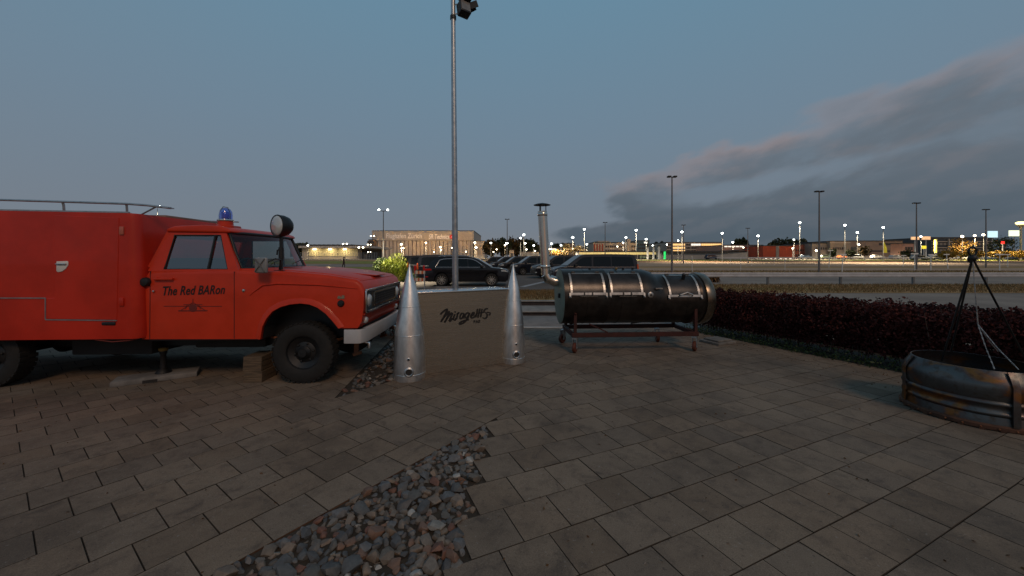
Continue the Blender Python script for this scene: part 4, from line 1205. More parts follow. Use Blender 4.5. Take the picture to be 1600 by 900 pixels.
heat = heat_mat()
prof = [(RR + .008, .06), (RR + .004, .09), (RR - .005, .13), (RR + .006, .142), (RR + .011, .155), (RR + .006, .168), (RR - .006, .18), (RR - .005, .225), (RR + .008, .237), (RR + .013, .25), (RR + .007, .263), (RR - .004, .275), (RR + .006, .33), (RR + .010, .39), (RR + .0, .44), (RR - .03, .49), (RR - .055, .535), (RR - .06, .545), (RR - .068, .545), (RR - .062, .53), (RR - .045, .49), (RR - .03, .42), (RR - .03, .02)]
mb = MB(); mb.lathe(prof, 72, caps=False); mb.build('ring_wall', heat, fr, 50)
mb = MB(); mb.lathe([(RR + .018, .012), (RR + .024, .015), (RR + .024, .045), (RR + .018, .05), (RR + .012, .062), (RR - .01, .06), (RR - .01, .012)], 72, caps=False)
for i in range(26):
    a = 2 * math.pi * i / 26; mb.box(-.02, .02, -.018, .018, .0, .014, Matrix.Rotation(a, 4, 'Z') @ Matrix.Translation((RR + .01, 0, 0)))
fg = mb.build('base_flange', M('dark_rust', (.07, .028, .014), .8, var=.5, scale=8), fr, 50)
for i in range(30):
    a = 2 * math.pi * i / 30; m = MB(); m.ball(Matrix.Rotation(a, 4, 'Z') @ Vector((RR + .024, 0, .030)), .009, 5); m.build('rivet', rust, fg, 40)
for a in (-6, 100, 205, 300):
    mb = MB(); m4 = Matrix.Rotation(R(a), 4, 'Z')
    mb.loft([[m4 @ Vector((r + d, s, z)) for r, z in ((RR + .016, .06), (RR + .014, .2), (RR + .014, .42), (RR - .02, .50), (RR - .05, .55))] for s, d in ((-.026, .0), (-.024, .010), (.024, .010), (.026, .0))], closed=False, cap=False)
    mb.build('flange_strap', heat, fr, 50)
mb = MB(); mb.lathe([(.001, .03), (RR - .035, .03)], 40, caps=False); mb.build('ash_bed', darkint, fr)
tri = thing('cooking_tripod', 'thin black tripod with a loop on top and hanging chains over the fire ring', 'tripod', (RX0, RY0, gz(RY0)), 0)
apx = Vector((0.0, 0, 1.555 + .05)); lt = []
for (u, v, y) in ((1476, 549, RY0 + .30), (1486, 549, RY0 + .38), (1600, 556, RY0 + .22)):
    x, z = at(u, y, v); lt.append(Vector((x - RX0, y - RY0, z - gz(RY0))))
for p in lt:
    e = p + (p - apx).normalized() * .12
    mb = MB(); mb.tube([apx + (apx - p).normalized() * .03, e], .009, 8); mb.build('leg', blackp, tri, 60)
mb = MB(); mb.tube([apx + Vector((.042 * math.cos(a * .5236), .0, .070 + .046 * math.sin(a * .5236))) for a in range(12)], .009, 6, closed=True)
mb.ball(apx, .036, 8); mb.tube([apx + Vector((-.03, 0, -.03)), apx + Vector((.03, .01, -.015))], .02, 8); mb.build('top_loop', blackp, tri, 60)
cs = M('chain_steel', (.40, .40, .40), .4, metal=.8)
hang = Vector((.03, -.02, .86 + .06))
def chain(pts, name, parent, link_l=.032):
    mb = MB()
    for a, b in zip(pts, pts[1:]):
        d = b - a; n = max(1, int(d.length / link_l))
        for i in range(n): mb.bar(a + d * (i / n), a + d * ((i + .92) / n), .009 if i % 2 else .005, .005 if i % 2 else .009)
    return mb.build(name, cs, parent)


chain([apx, hang], 'chain', tri); 
for u, v, y in ((1554, 577, RY0 - .38), (1592, 578, RY0 - .30), (1560, 550, RY0 + .34)):
    x, z = at(u, y, v); q = Vector((x - RX0, y - RY0, z - gz(RY0))); mid = (hang + q) / 2 + Vector((0, 0, -.02)); chain([hang, mid, q], 'chain', tri)

# ------------------------------------------------------------------ steps and bank behind the terrace
def stepbox(name, x0, x1, y0, y1, z0, z1, mat):
    mb = MB(); mb.box(x0, x1, y0, y1, z0, z1).bevel(.012, 2); return mb.build(name, mat, None, 40)


lowl = struct(stepbox('landing', -2.2, 4.55, 8.99, 10.83, -.5, -.112, M('landing_concrete', (.20, .18, .165), .85, var=.2, scale=3, bump=.2)))
mb = MB(); mb.box(-2.2, 4.55, 8.935, 8.985, -.4, -.100).bevel(.006); struct(mb.build('kerb_edge', M('kerb_white', (.58, .58, .58), .6, var=.15), None, 40))
st = thing('concrete_steps', 'low concrete steps leading up from the terrace to the grass bank behind the smoker', 'steps', (0, 10.84, -.112))
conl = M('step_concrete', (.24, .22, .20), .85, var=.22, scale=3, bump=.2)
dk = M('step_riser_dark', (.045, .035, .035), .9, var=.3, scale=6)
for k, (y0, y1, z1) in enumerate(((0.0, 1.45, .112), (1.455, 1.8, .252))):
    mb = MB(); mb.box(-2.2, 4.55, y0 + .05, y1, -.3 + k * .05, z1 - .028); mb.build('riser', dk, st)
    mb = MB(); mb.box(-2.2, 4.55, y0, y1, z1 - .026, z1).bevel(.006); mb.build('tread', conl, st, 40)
sheet('grass_bank', -16, 5.6, [12.66, 13.4, 15, 16.8, 17.9], lambda y: .135 - .14 * max(0, (y - 13.4) / 4.5), dry, 3)
blade = leaf_mat('dry_blades', [(0, (.07, .05, .02)), (.4, (.16, .10, .04)), (.7, (.22, .14, .06)), (1, (.12, .11, .03))], .8)


def grass(name, x0, x1, y0, y1, n, h, zf, mat=blade):
    pts = np.stack([RNG.uniform(x0, x1, n), RNG.uniform(y0, y1, n), np.zeros(n)], 1)
    pts[:, 2] = [zf(y) for y in pts[:, 1]]; pts[:, 2] += h * .3
    o = leaf_mesh(name, pts, h, mat, aspect=.12, droop=1.3); return tag(o, None, None, kind='stuff')


grass('bank_grass', -2.5, 5.5, 12.7, 17.8, 9000, .16, lambda y: .135 - .14 * max(0, (y - 13.4) / 4.5))
grass('verge_grass', 5.4, 34, 16.7, 21.9, 16000, .16, lambda y: 0)
grass('field_grass', 8.8, 60, 32.6, 47, 12000, .22, lambda y: th(y))
sheet('verge', 5.3, 160, [16.62, 18, 20, 22.15], lambda y: .012, dry, 1)

# ------------------------------------------------------------------ hedges
barb = leaf_mat('barberry_leaves', [(0, (.018, .005, .004)), (.35, (.048, .009, .008)), (.7, (.078, .014, .012)), (1, (.12, .034, .022))], .8)
ivy = leaf_mat('ground_cover_leaves', [(0, (.008, .016, .006)), (.5, (.025, .05, .015)), (1, (.07, .10, .03))])
twig = M('twig_bark', (.10, .07, .055), .9, var=.3)


def hedge(label, a, b, width, H, n, seed, wob=.10):
    """hedge along a->b; a,b ground points on its near edge"""
    a, b = Vector((*a, 0)), Vector((*b, 0)); d = (b - a); L = d.length; d.normalize(); n_ = Vector((-d.y, d.x, 0))
    if n_.dot(Vector((0, 1, 0))) < 0 and abs(n_.y) > .2: n_ = -n_
    t = thing('hedge', label, 'hedge', (a.x, a.y, gz(a.y)))
    rs = np.random.default_rng(seed); pts = []
    m = n * 3
    s = rs.uniform(-.1, L + .1, m); w = rs.uniform(-1, 1, m); h = rs.uniform(0, 1, m) ** .75
    keep = []
    for i in range(m):
        hh = H * (1 + wob * noise.noise(Vector((s[i] * 1.7, w[i] * 1.2, seed))) + wob * 1.1 * noise.noise(Vector((s[i] * 6, w[i] * 4, seed))))
        z = .10 + (hh - .10) * h[i]
        bulge = .5 * width * (1.02 - .30 * max(0, .45 - h[i]) * 1.6 - .25 * max(0, h[i] - .85) / .15 + .20 * noise.noise(Vector((s[i] * 2.2, z * 3, seed + 3))))
        edge = max(abs(w[i]) , (h[i] - .25) / .75 * .98)
        if rs.random() > edge ** .8 + .22: continue
        if noise.noise(Vector((s[i] * 4.5, w[i] * 1.5, z * 5 + seed))) > .42 and h[i] < .8: continue
        p = a + d * s[i] + n_ * (width * .5 + w[i] * bulge)
        keep.append((p.x - a.x, p.y - a.y, z + gz(p.y) - gz(a.y)))
        if len(keep) >= n: break
    core = []
    for i in range(int(L * 1500)):
        s1 = rs.uniform(0, L); p = a + d * s1 + n_ * (width * (.5 + rs.uniform(-.26, .26)))
        core.append((p.x - a.x, p.y - a.y, rs.uniform(.16, H * .82) + gz(p.y) - gz(a.y)))
    stuff(leaf_mesh('inner_foliage', core, .085, barb, t, .7))
    stuff(leaf_mesh('foliage', keep, .046, barb, t, .62))
    mb = MB()
    for i in range(int(L * 26)):
        s0 = random.uniform(0, L); p = a + d * s0 + n_ * (width * random.uniform(.25, .75)) - Vector((a.x, a.y, 0))
        e = p + d * random.gauss(0, .14) + n_ * random.gauss(0, .18) + Vector((0, 0, H * random.uniform(.7, 1.03)))
        q = (p + e) / 2 + Vector((random.gauss(0, .04), random.gauss(0, .04), 0)); mb.tube([p, q, e], [.008, .006, .003], 4)
    stuff(mb.build('stems', twig, t))
    return t, a, d, n_, L


ha, hb2 = (4.18, 8.55), (7.05, 2.2)
hedge('dark red barberry hedge running along the right edge of the terrace', ha, hb2, .95, .92, 66000, 5)
hedge('dark red barberry hedge end between bumper and left nose cone, lengthened unseen behind the truck to block light', (-8.6, 7.55), (-1.0, 7.55), .9, .74, 34000, 9)  # length behind the truck is added to darken the ground beneath it
strip_pts = []
aa, bb = Vector(ha), Vector(hb2); dd = (bb - aa).normalized(); nn = Vector((dd.y, -dd.x)); nn = nn if nn.x < 0 else -nn
for i in range(4200):
    s = random.uniform(-.2, (bb - aa).length); w = random.triangular(-.30, .22, .12); wq = w + .06 * noise.noise(Vector((s * 3, 0, 4)))
    p = aa + dd * s + nn * wq; strip_pts.append((p.x, p.y, gz(p.y) + random.random() ** 2 * (.17 if wq < .12 else .09) + .01))
tag(leaf_mesh('ground_cover', strip_pts, .035, ivy), None, None, kind='stuff')
mb = MB(); mb.face([(x, y, gz(y) - .025) for x, y in ((aa.x - .27, aa.y - .1), (bb.x - .28, bb.y - .1), (bb.x + 1.3, bb.y + .6), (aa.x + 1.3, aa.y + 1.6), (4.56, 10.8), (4.0, 8.95))])
struct(mb.build('planting_bed', M('bed_soil', (.035, .026, .02), .95, var=.4, scale=12, bump=.6)))
mb = MB(); mb.face([(x, y, gz(y) - .03) for x, y in ((-14, 5.6), (-2.3, 6.2), (-.6, 6.4), (-.6, 8.93), (-2.2, 12.5), (-14, 12.5))]); struct(mb.build('planting_bed', MATS['bed_soil']))
slab2 = thing('stone_plate', 'flat grey stone plate lying beside the hedge behind the right end of the smoker', 'stone plate', (4.05, 7.25, gz(7.25)), R(24))
mb = MB(); mb.box(-.28, .22, -.2, .22, 0, .05).bevel(.01); mb.build('plate', MATS['slab_concrete'], slab2, 40)
mb = MB(); mb.box(-.22, .16, -.15, .17, .052, .085).bevel(.01); mb.build('upper_plate', MATS['slab_concrete'], slab2, 40)

P = []
for _ in range(260):
    y = random.uniform(1.6, 8.5); x = random.uniform(-1.4 * y, min(1.4 * y, 4.4 + (8 - y) * .45)); P.append((x, y, gz(y) + .004))
for _ in range(240):
    s = random.uniform(0, 6); w = abs(random.gauss(0, .45)); p = aa + dd * s + nn * (.25 + w); P.append((p.x, p.y, gz(p.y) + .005))
tag(leaf_mesh('leaf_litter', P, .022, leaf_mat('fallen_leaves', [(0, (.05, .02, .012)), (.5, (.12, .07, .03)), (.85, (.10, .05, .03)), (1, (.45, .42, .38))], .8), None, .6, droop=0.0), None, None, kind='stuff')

# ------------------------------------------------------------------ guard rail along the road
gr = thing('guard_rail', 'grey steel guard rail on short posts running along the grass verge', 'guard rail', (9.2, 21.6, 0))
wprof = [(.0, .0), (.014, .03), (.022, .06), (.016, .10), (.008, .14), (.007, .17), (.016, .21), (.022, .25), (.014, .28), (.0, .31)]
mb = MB(); xs = [-1.2] + [2.05 + 4 * i - 9.2 + 9.2 for i in range(0, 18)]
pr = [(-y_, z_) for y_, z_ in wprof] + [(-y_ + .006, z_) for y_, z_ in wprof[::-1]]
mb.loft([[(x, y_, .47 + z_ * .86) for y_, z_ in pr] for x in xs]); mb.build('rail_beam', M('rail_galvanised', (.44, .45, .48), .6, metal=.15, var=.12, scale=2), gr, 40)
for i in range(17):
    x = at(1200, 21.65) - 9.2 + i * 4.25
    mb = MB(); mb.box(x - .05, x + .05, .02, .12, 0, .68); mb.build('post', M('rail_post', (.14, .15, .16), .6, metal=.3), gr)


# ------------------------------------------------------------------ parked vehicles
carblack = M('black_car_paint', (.008, .008, .011), .30, var=.05, coat=.35, spec=.25)
carblue = M('dark_blue_car_paint', (.008, .011, .020), .30, var=.05, coat=.35, spec=.25)
alloy = M('alloy_rim', (.62, .58, .52), .3, metal=.7, var=.1)
alloyd = M('grey_rim', (.30, .29, .28), .35, metal=.7, var=.1)
trimc = M('bright_trim', (.75, .76, .78), .25, metal=.8, var=.02)


def arcs(xc, r, n=9): return [(xc + r * math.cos(math.pi * (1 - i / n)), .36 + r * math.sin(math.pi * (1 - i / n))) for i in range(n + 1)]


def vehicle(name, label, cat, group, loc, rz, spec, paint, detail=True):
    t = thing(name, label, cat, loc, rz, group)
    Wd, xw, rw = spec['W'], spec['wheels'], spec['r']
    z0 = spec['z0']
    low = [spec['low'][0]]
    low = [(spec['xr'], z0)]
    for x in xw: low += [(x - rw - .07, z0)] + [(a, b - .36 + rw) for a, b in arcs(x, rw + .06)] + [(x + rw + .07, z0)]
    low += spec['low']
    mb = MB().prism(low, 0, Wd, 'xz')
    mb.bevel(.07, 3, 25, lambda e: min(e.verts[0].co.z, e.verts[1].co.z) > z0 + .3 and abs(e.verts[0].co.y - e.verts[1].co.y) < 1e-4)
    mb.build('body', paint, t, 35)
    mb = MB(); mb.box(spec['xr'] + .1, spec['low'][0][0] - .1, .22, Wd - .22, z0 - .06, .85); mb.build('underbody', blackp, t)
    belt, tum = spec['belt'], spec['tumble']
    def ins(z): return .03 + tum * max(0, z - belt)
    up = spec['up']
    mb = MB(); mb.loft([[(x, ins(z), z) for x, z in up], [(x, Wd - ins(z), z) for x, z in up]])
    mb.bevel(.045, 3, 20, lambda e: abs(e.verts[0].co.y - e.verts[1].co.y) < 1e-3)
    mb.build('roof', paint, t, 40)
    for side in (0, 1):
        for i, w in enumerate(spec['win']):
            mb = MB(); yy = (lambda z: ins(z) - .012) if side == 0 else (lambda z: Wd - ins(z) + .012)
            mb.face([(x, yy(z), z) for x, z in w]); mb.build('side_window', darkglass, t)
        if detail:
            mb = MB(); yy = (lambda z: ins(z) - .014) if side == 0 else (lambda z: Wd - ins(z) + .014)
            for ln in spec.get('chrome', []): mb.tube([(x, yy(z), z) for x, z in ln], .014, 5)
            for ln in spec.get('chrome2', []): mb.tube([(x, -.004 if side == 0 else Wd + .004, z) for x, z in ln], .012, 5)
            if spec.get('chrome') or spec.get('chrome2'): mb.build('window_trim', trimc, t, 50)
            for x, z in spec['handles']:
                mb = MB(); y = -.02 if side == 0 else Wd + .02; mb.box(x - .09, x + .09, min(y, y + .02), max(y, y + .02) , z - .016, z + .016); mb.build('door_handle', paint, t)
            x, z = spec['mirror']; mb = MB(); y = -.10 if side == 0 else Wd + .10
            mb.box(x - .06, x + .08, y - .10, y + .10, z - .06, z + .09); mb.bevel(.03, 2); mb.build('mirror', blackp, t, 40)
    for x in xw:
        for side, y in ((-1, .12), (1, Wd - .12)):
            wheel(t, (x, y, rw), rw, .22, rw * .72, spec['rim'], side, spokes=spec['spokes'])
    for nm, q, mt in spec['panes']:
        mb = MB(); (xa, za), (xb_, zb) = q
        i0, i1 = ins(za) + .06, ins(zb) + .09
        d = Vector((xb_ - xa, 0, zb - za)).normalized(); n = Vector((d.z, 0, -d.x)) * .016 * (1 if nm == 'windscreen' else -1)
        if n.x * (1 if nm == 'windscreen' else -1) < 0: n = -n
        mb.face([Vector((xa, i0, za)) + n, Vector((xa, Wd - i0, za)) + n, Vector((xb_, Wd - i1, zb)) + n, Vector((xb_, i1, zb)) + n]); mb.build(nm, mt, t)
    for nm, poly, mt, wdt in spec['lamps']:
        for side in (0, 1):
            mb = MB()
            if side == 0: mb.prism(poly, -.008, wdt, 'xz')
            else: mb.prism(poly, Wd - wdt, Wd + .008, 'xz')
            mb.bevel(.008, 1); mb.build(nm, mt, t, 40)
    if spec.get('grille'):
        x, za, zb = spec['grille']; mb = MB(); mb.box(x - .01, x + .02, .35, Wd - .35, za, zb)
        mb.build('grille', blackp, t); mb = MB(); mb.box(x + .015, x + .03, .38, Wd - .38, (za + zb) / 2 - .02, (za + zb) / 2 + .02); mb.build('grille_bar', trimc, t)
    if spec.get('plate'):
        x, z = spec['plate']; mb = MB(); mb.box(x - .012, x, Wd / 2 - .26, Wd / 2 + .26, z - .055, z + .055); mb.build('number_plate', white, t)
    if spec.get('rails'):
        for y in (.20, Wd - .20):
            a, b, z = spec['rails']; mb = MB(); mb.tube([(a, y, z), (a + .15, y, z + .05), (b - .15, y, z + .05), (b, y, z)], .018, 6); mb.build('roof_rail', trimc, t, 50)
    return t


SUV = dict(W=1.86, wheels=(.95, 3.74), r=.355, z0=.30, xr=.02, belt=1.02, tumble=.46, rim=alloy, spokes=10,
           low=[(4.66, .32), (4.70, .50), (4.68, .78), (4.58, .92), (4.2, 1.0), (3.55, 1.06), (.30, 1.06), (.04, 1.0), (.0, .72)],
           up=[(.14, 1.03), (.30, 1.32), (.52, 1.58), (.95, 1.645), (1.9, 1.675), (2.6, 1.63), (2.95, 1.52), (3.72, 1.05)],
           win=[[(.62, 1.08), (.82, 1.44), (1.02, 1.50), (1.50, 1.53), (1.50, 1.08)], [(1.56, 1.08), (1.56, 1.535), (2.34, 1.53), (2.40, 1.08)], [(2.47, 1.08), (2.42, 1.525), (2.62, 1.50), (2.86, 1.40), (3.30, 1.12), (3.30, 1.08)]],
           chrome=[[(.60, 1.065), (.80, 1.46), (1.02, 1.525), (1.6, 1.555), (2.35, 1.55), (2.65, 1.52), (2.90, 1.41), (3.36, 1.10), (3.40, 1.062)], [(.60, 1.065), (3.40, 1.062)]], chrome2=[],
           handles=[(1.62, .93), (2.62, .93)], mirror=(3.20, 1.10), panes=[('windscreen', ((3.66, 1.10), (2.97, 1.50)), darkglass), ('rear_window', ((.17, 1.10), (.46, 1.50)), darkglass)],
           lamps=[('tail_light', [(-.015, .86), (-.01, .99), (.36, .985), (.40, .90)], redgl, .45), ('reflector', [(-.005, .50), (-.005, .55), (.2, .55), (.2, .50)], redgl, .2), ('headlight', [(4.30, .83), (4.28, .90), (4.52, .90), (4.67, .80)], lampglass, .3)],
           grille=(4.69, .62, .82), plate=(-.0, .78), rails=(.75, 2.5, 1.66))
VAN = dict(W=1.92, wheels=(.98, 4.16), r=.345, z0=.27, xr=.03, belt=1.0, tumble=.20, rim=alloyd, spokes=7,
           low=[(5.05, .30), (5.13, .48), (5.12, .78), (5.04, .95), (4.70, 1.06), (4.22, 1.12), (.06, 1.06), (.0, .9)],
           up=[(.03, 1.04), (.08, 1.45), (.18, 1.74), (.45, 1.80), (1.8, 1.82), (3.2, 1.80), (3.48, 1.74), (4.34, 1.10)],
           win=[[(.28, 1.10), (.34, 1.58), (.48, 1.64), (1.62, 1.66), (1.62, 1.10)], [(1.68, 1.10), (1.68, 1.66), (2.72, 1.66), (2.76, 1.10)], [(2.86, 1.10), (2.84, 1.655), (3.30, 1.63), (3.50, 1.55), (3.96, 1.16), (3.96, 1.10)]],
           chrome=[], chrome2=[[(.2, 1.04), (2.0, 1.045), (3.9, 1.05)]], handles=[(1.75, .94), (2.90, .95)], mirror=(3.84, 1.13),
           panes=[('windscreen', ((4.30, 1.14), (3.52, 1.70)), darkglass), ('rear_window', ((.04, 1.12), (.12, 1.62)), darkglass)],
           lamps=[('tail_light', [(-.012, .80), (.02, 1.22), (.10, 1.22), (.10, .80)], M('orange_lens', (.6, .09, .015), .2, coat=.8), .12), ('headlight', [(4.72, .80), (4.68, .93), (4.92, .93), (5.10, .80)], lampglass, .36), ('fog_lamp', [(5.0, .44), (5.0, .52), (5.125, .52), (5.13, .44)], lampglass, .3)],
           grille=(5.125, .62, .84), plate=(-.0, .72), rails=None)

gv = 'dark people carriers in the car park'
vehicle('parked_car', 'black estate-like car with silver ten-spoke wheels behind the bar counter', 'car', None, (at(663, 20.7), 20.75, 0), R(-1), SUV, carblack)
vehicle('parked_van', 'dark van seen from its tail, directly behind the black car with silver wheels', 'van', gv, (at(650, 25), 25.2, 0), R(14), VAN, carblue)
vehicle('parked_van', 'dark van with orange tail light, second to the left behind the black car', 'van', gv, (at(634, 29), 29.3, 0), R(14), VAN, carblack)
vehicle('parked_van', 'dark van beside the tall grass bush, half hidden at the left end of its row', 'van', gv, (at(620, 33), 33.6, 0), R(14), VAN, carblue)
# right-hand row: noses to the left
def lv(lab, u, y, rz, p): vehicle('parked_van', lab, 'van', gv, (at(u, y) + 5.1 * math.cos(rz - math.pi), y + 5.1 * math.sin(rz - math.pi) * -1 * 0 + 0, 0), rz, VAN, p)


def nose_left(lab, u, y, deg, p):      # nose at pixel column u, distance y; heading turned deg from straight left
    a = math.pi + R(deg); nx = at(u, y); x = nx - 5.1 * math.cos(a); yy = y - 5.1 * math.sin(a)
    vehicle('parked_van', lab, 'van', gv, (x, yy, 0), a, VAN, p)


nose_left('nearest dark van of the right row, roof showing above the smoker barrel', 857, 23.6, 5, carblue)
nose_left('second dark van of the right row, partly hidden by the smoker chimney', 829, 30.5, 9, carblack)
nose_left('third dark van of the right row, front wheel showing beside the right nose cone', 797, 36.5, 9, carblue)
nose_left('fourth dark van of the right row, left of the third and pale windscreen showing', 778, 41.5, 9, carblack)
nose_left('fifth dark van of the right row, just above the bonnet of the black car', 765, 46.5, 9, carblue)
nose_left('farthest dark van of the right row, small behind the black car roof', 748, 52, 9, carblack)

# red and white barrier beside the left cone and a concrete wheel stop
br = thing('traffic_barrier', 'low red and white striped barrier with thin legs beside the left nose cone', 'barrier', (at(647, 18.5), 18.5, 0), R(6))
bw, bo = M('barrier_white', (.62, .52, .42), .6), M('barrier_orange', (.45, .10, .03), .6)
for z in (.78, .42):
    for i in range(6):
        mb = MB(); mb.box(i * .09, i * .09 + .088, -.02, .02, z, z + .16); mb.build('striped_board', bw if i % 2 else bo, br)
for x in (.06, .50):
    for s in (-.16, .16):
        mb = MB(); mb.tube([(x, 0, .98), (x + .02, s, 0)], .016, 6); mb.build('leg', galv, br)
for x in (.04, .48):
    mb = MB(); mb.tube([(x, 0, .95), (x, 0, 1.12)], .05, 10); mb.ball((x, 0, 1.16), .06, 8); mb.build('warning_lamp', redgl, br, 40)
ws = thing('wheel_stop', 'grey concrete wheel stop on the asphalt behind the bar counter', 'wheel stop', (at(681, 18.9), 18.9, 0))
mb = MB(); mb.prism([(-.09, 0), (.09, 0), (.06, .13), (-.06, .13)], 0, 1.22, 'yz').bevel(.015); mb.build('block', MATS['slab_concrete'], ws, 40)

# tall grass bush on the left
gl_ = leaf_mat('bright_grass_blades', [(0, (.08, .12, .01)), (.4, (.18, .24, .02)), (.75, (.28, .32, .04)), (1, (.34, .30, .08))], .6)
gdk = leaf_mat('green_shrub_leaves', [(0, (.02, .04, .01)), (.5, (.06, .10, .02)), (1, (.13, .17, .04))], .6)
bush = thing('grass_bush', 'bright green clump of tall grass and shrubs beside the dark vans', 'bush', (at(607, 25), 25, 0))
for nm, n, sx, sy, hh, s, mt, ox, asp in (('blades', 6500, 1.15, .8, 1.45, .34, gl_, .25, .10), ('shrub', 4200, .75, .6, 1.62, .12, gdk, -.35, .5), ('seed_heads', 1600, .9, .6, 1.9, .3, gl_, .55, .08), ('low_shrub', 2500, 1.2, .6, .8, .11, gdk, .9, .5)):
    P = []
    while len(P) < n:
        x, y, z = RNG.uniform(-1, 1, 3); z = (z + 1) / 2
        k = noise.noise(Vector((x * 2.2 + n, y * 2, z * 2))) * .4
        if x * x + y * y + (z * .93) ** 2 > 1 + k: continue
        P.append((ox + x * sx, y * sy, z * hh))
    stuff(leaf_mesh(nm, P, s, mt, bush, asp, 1.1 if 'blade' in nm or 'seed' in nm else None))
reed = leaf_mat('brown_reeds', [(0, (.05, .025, .012)), (.5, (.13, .065, .03)), (1, (.20, .12, .05))], .8)
grass('brown_weeds', 7.4, 13.5, 24, 27, 4200, .75, lambda y: 0, reed)

# ------------------------------------------------------------------ person on the path
pe = thing('person', 'person in a dark coat walking on the grey path beyond the red truck bonnet', 'person', (at(537, 56), 56, th(56)), R(20))
bm = bmesh.new(); lay_s = bm.verts.layers.skin.verify()
def sk(pts, r, first=None):
    prev = first
    for p, q in zip(pts, r):
        v = bm.verts.new(p); v[lay_s].radius = (q, q)
        if prev: bm.edges.new((prev, v))
        prev = v
    return prev
pel = bm.verts.new((0, 0, .92)); pel[lay_s].radius = (.15, .13); pel[lay_s].use_root = True
chest = sk([(0, 0, 1.12), (.01, 0, 1.34), (.02, 0, 1.46)], [.14, .17, .08], pel); hd_ = sk([(.03, 0, 1.54), (.05, 0, 1.62), (.05, 0, 1.70)], [.055, .095, .085], chest)
for s in (-1, 1):
    sk([(.0, s * .10, .86), (.14 * s, s * .10, .50), (.16 * s - .06, s * .10, .10), (.16 * s + .06, s * .10, .04)], [.11, .075, .055, .04], pel)
    sk([(.02, s * .19, 1.38), (-.08 * s, s * .24, 1.12), (-.08 * s + .10, s * .24, .88), (-.08 * s + .13, s * .24, .80)], [.07, .055, .042, .04], chest)
me = bpy.data.meshes.new('figure'); bm.to_mesh(me); bm.free()
o = link('figure', me, pe); o.modifiers.new('skin', 'SKIN'); ss = o.modifiers.new('sub', 'SUBSURF'); ss.levels = ss.render_levels = 1
me.materials.append(M('dark_coat', (.030, .022, .022), .8, col2=(.06, .02, .02)))
mb = MB(); mb.ball((.03, 0, 1.66), .105, 8); mb.build('hair', M('dark_hair', (.02, .012, .01), .6), pe, 60)

# ------------------------------------------------------------------ trees
def tree(name, label, u, y, vtop, vbot, wpx, leaf, group=None, n=1500, trunk=.25, size=None, seed=1, zb=None):
    x = at(u, y); z0 = th(y); zt = CAMZ - (vtop - CY) / F * y; zl = CAMZ - (vbot - CY) / F * y; rx = wpx / F * y / 2
    t = thing(name, label, 'tree', (x, y, z0), 0, group)
    rs = np.random.default_rng(seed); zc = (zt + zl) / 2 - z0; rz = (zt - zl) / 2
    cl = []
    while len(cl) < 26:
        p = rs.uniform(-1, 1, 3)
        if .25 < np.linalg.norm(p) < 1: cl.append(p * .82)
    P = []
    for i in range(n):
        c = cl[rs.integers(len(cl))]; q = c + rs.normal(0, .155, 3); P.append((q[0] * rx, q[1] * rx * .8, zc + q[2] * rz))
    stuff(leaf_mesh('crown', P, size or max(.16 * rz, .035 * y / 10), leaf, t, .7))
    mb = MB(); hgt = max(.5, zc - rz * .3)
    mb.tube([(0, 0, -.2), (.03 * rx, 0, hgt * .5), (0, 0, hgt), (.05 * rx, 0, zc + rz * .4)], [trunk, trunk * .75, trunk * .6, trunk * .2], 7)
    for k in range(5):
        a = k * 1.3 + seed; mb.tube([(0, 0, hgt * (.8 + .05 * k)), (math.cos(a) * rx * .5, math.sin(a) * rx * .4, zc + rz * (.1 * k - .2))], [trunk * .35, trunk * .1], 5)
    mb.build('trunk', twig, t, 60)
    return t


lf_d = leaf_mat('dark_autumn_leaves', [(0, (.02, .022, .008)), (.4, (.06, .045, .015)), (.75, (.11, .055, .018)), (1, (.10, .09, .03))])
lf_g = leaf_mat('dark_green_leaves', [(0, (.012, .018, .008)), (.5, (.035, .045, .018)), (1, (.07, .075, .03))])
lf_o = leaf_mat('orange_autumn_leaves', [(0, (.10, .05, .01)), (.5, (.20, .11, .02)), (1, (.28, .17, .04))])
lf_y = leaf_mat('yellow_leaves', [(0, (.20, .12, .015)), (.5, (.32, .20, .025)), (1, (.40, .27, .05))])
gt = 'dark trees beyond the car park'
for i, (lab, u, vt, w, lf) in enumerate([
        ('rounded dark autumn tree just right of the hangar', 767, 375, 26, lf_d), ('dark tree second from the hangar, above the row of vans', 785, 373, 30, lf_g),
        ('tallest brownish tree of the clump left of the smoker chimney', 806, 371, 34, lf_d), ('dark tree touching the left of the smoker chimney', 826, 374, 30, lf_g), ('low dark tree right against the smoker chimney', 838, 380, 20, lf_d)]):
    tree('park_tree', lab, u, 190 + 4 * (i % 3), vt, 401, w, lf, gt, 2600, .4, seed=i + 3, size=1.3)
for i, (lab, u, vt, vb, w, lf, y, tr) in enumerate([
        ('large orange-leaved round tree in front of the glass building', 1501, 371, 400, 38, lf_o, 120, .3), ('dark green round tree under the pale lit billboard', 1563, 369, 400, 38, lf_g, 122, .3),
        ('small round dark tree before the long beige building', 1351, 384, 399, 18, lf_d, 130, .2), ('smaller dark bush-like tree left of the small round tree', 1328, 390, 402, 14, lf_g, 132, .2),
        ('small dark tree beside the grey building with a lit doorway', 1301, 388, 402, 10, lf_g, 134, .2), ('dark tree at the yellow banner', 1418, 390, 404, 18, lf_g, 128, .2),
        ('brown leafless shrub tree behind the nearest van', 885, 381, 402, 22, lf_d, 150, .2), ('brown shrub tree left of the office block', 905, 383, 402, 22, lf_d, 152, .2), ('low brown shrub beyond the second van', 868, 389, 402, 16, lf_o, 150, .2)]):
    tree('autumn_tree', lab, u, y, vt, vb, w, lf, 'small trees along the airport road', 1300, tr, seed=i + 20, size=.5)
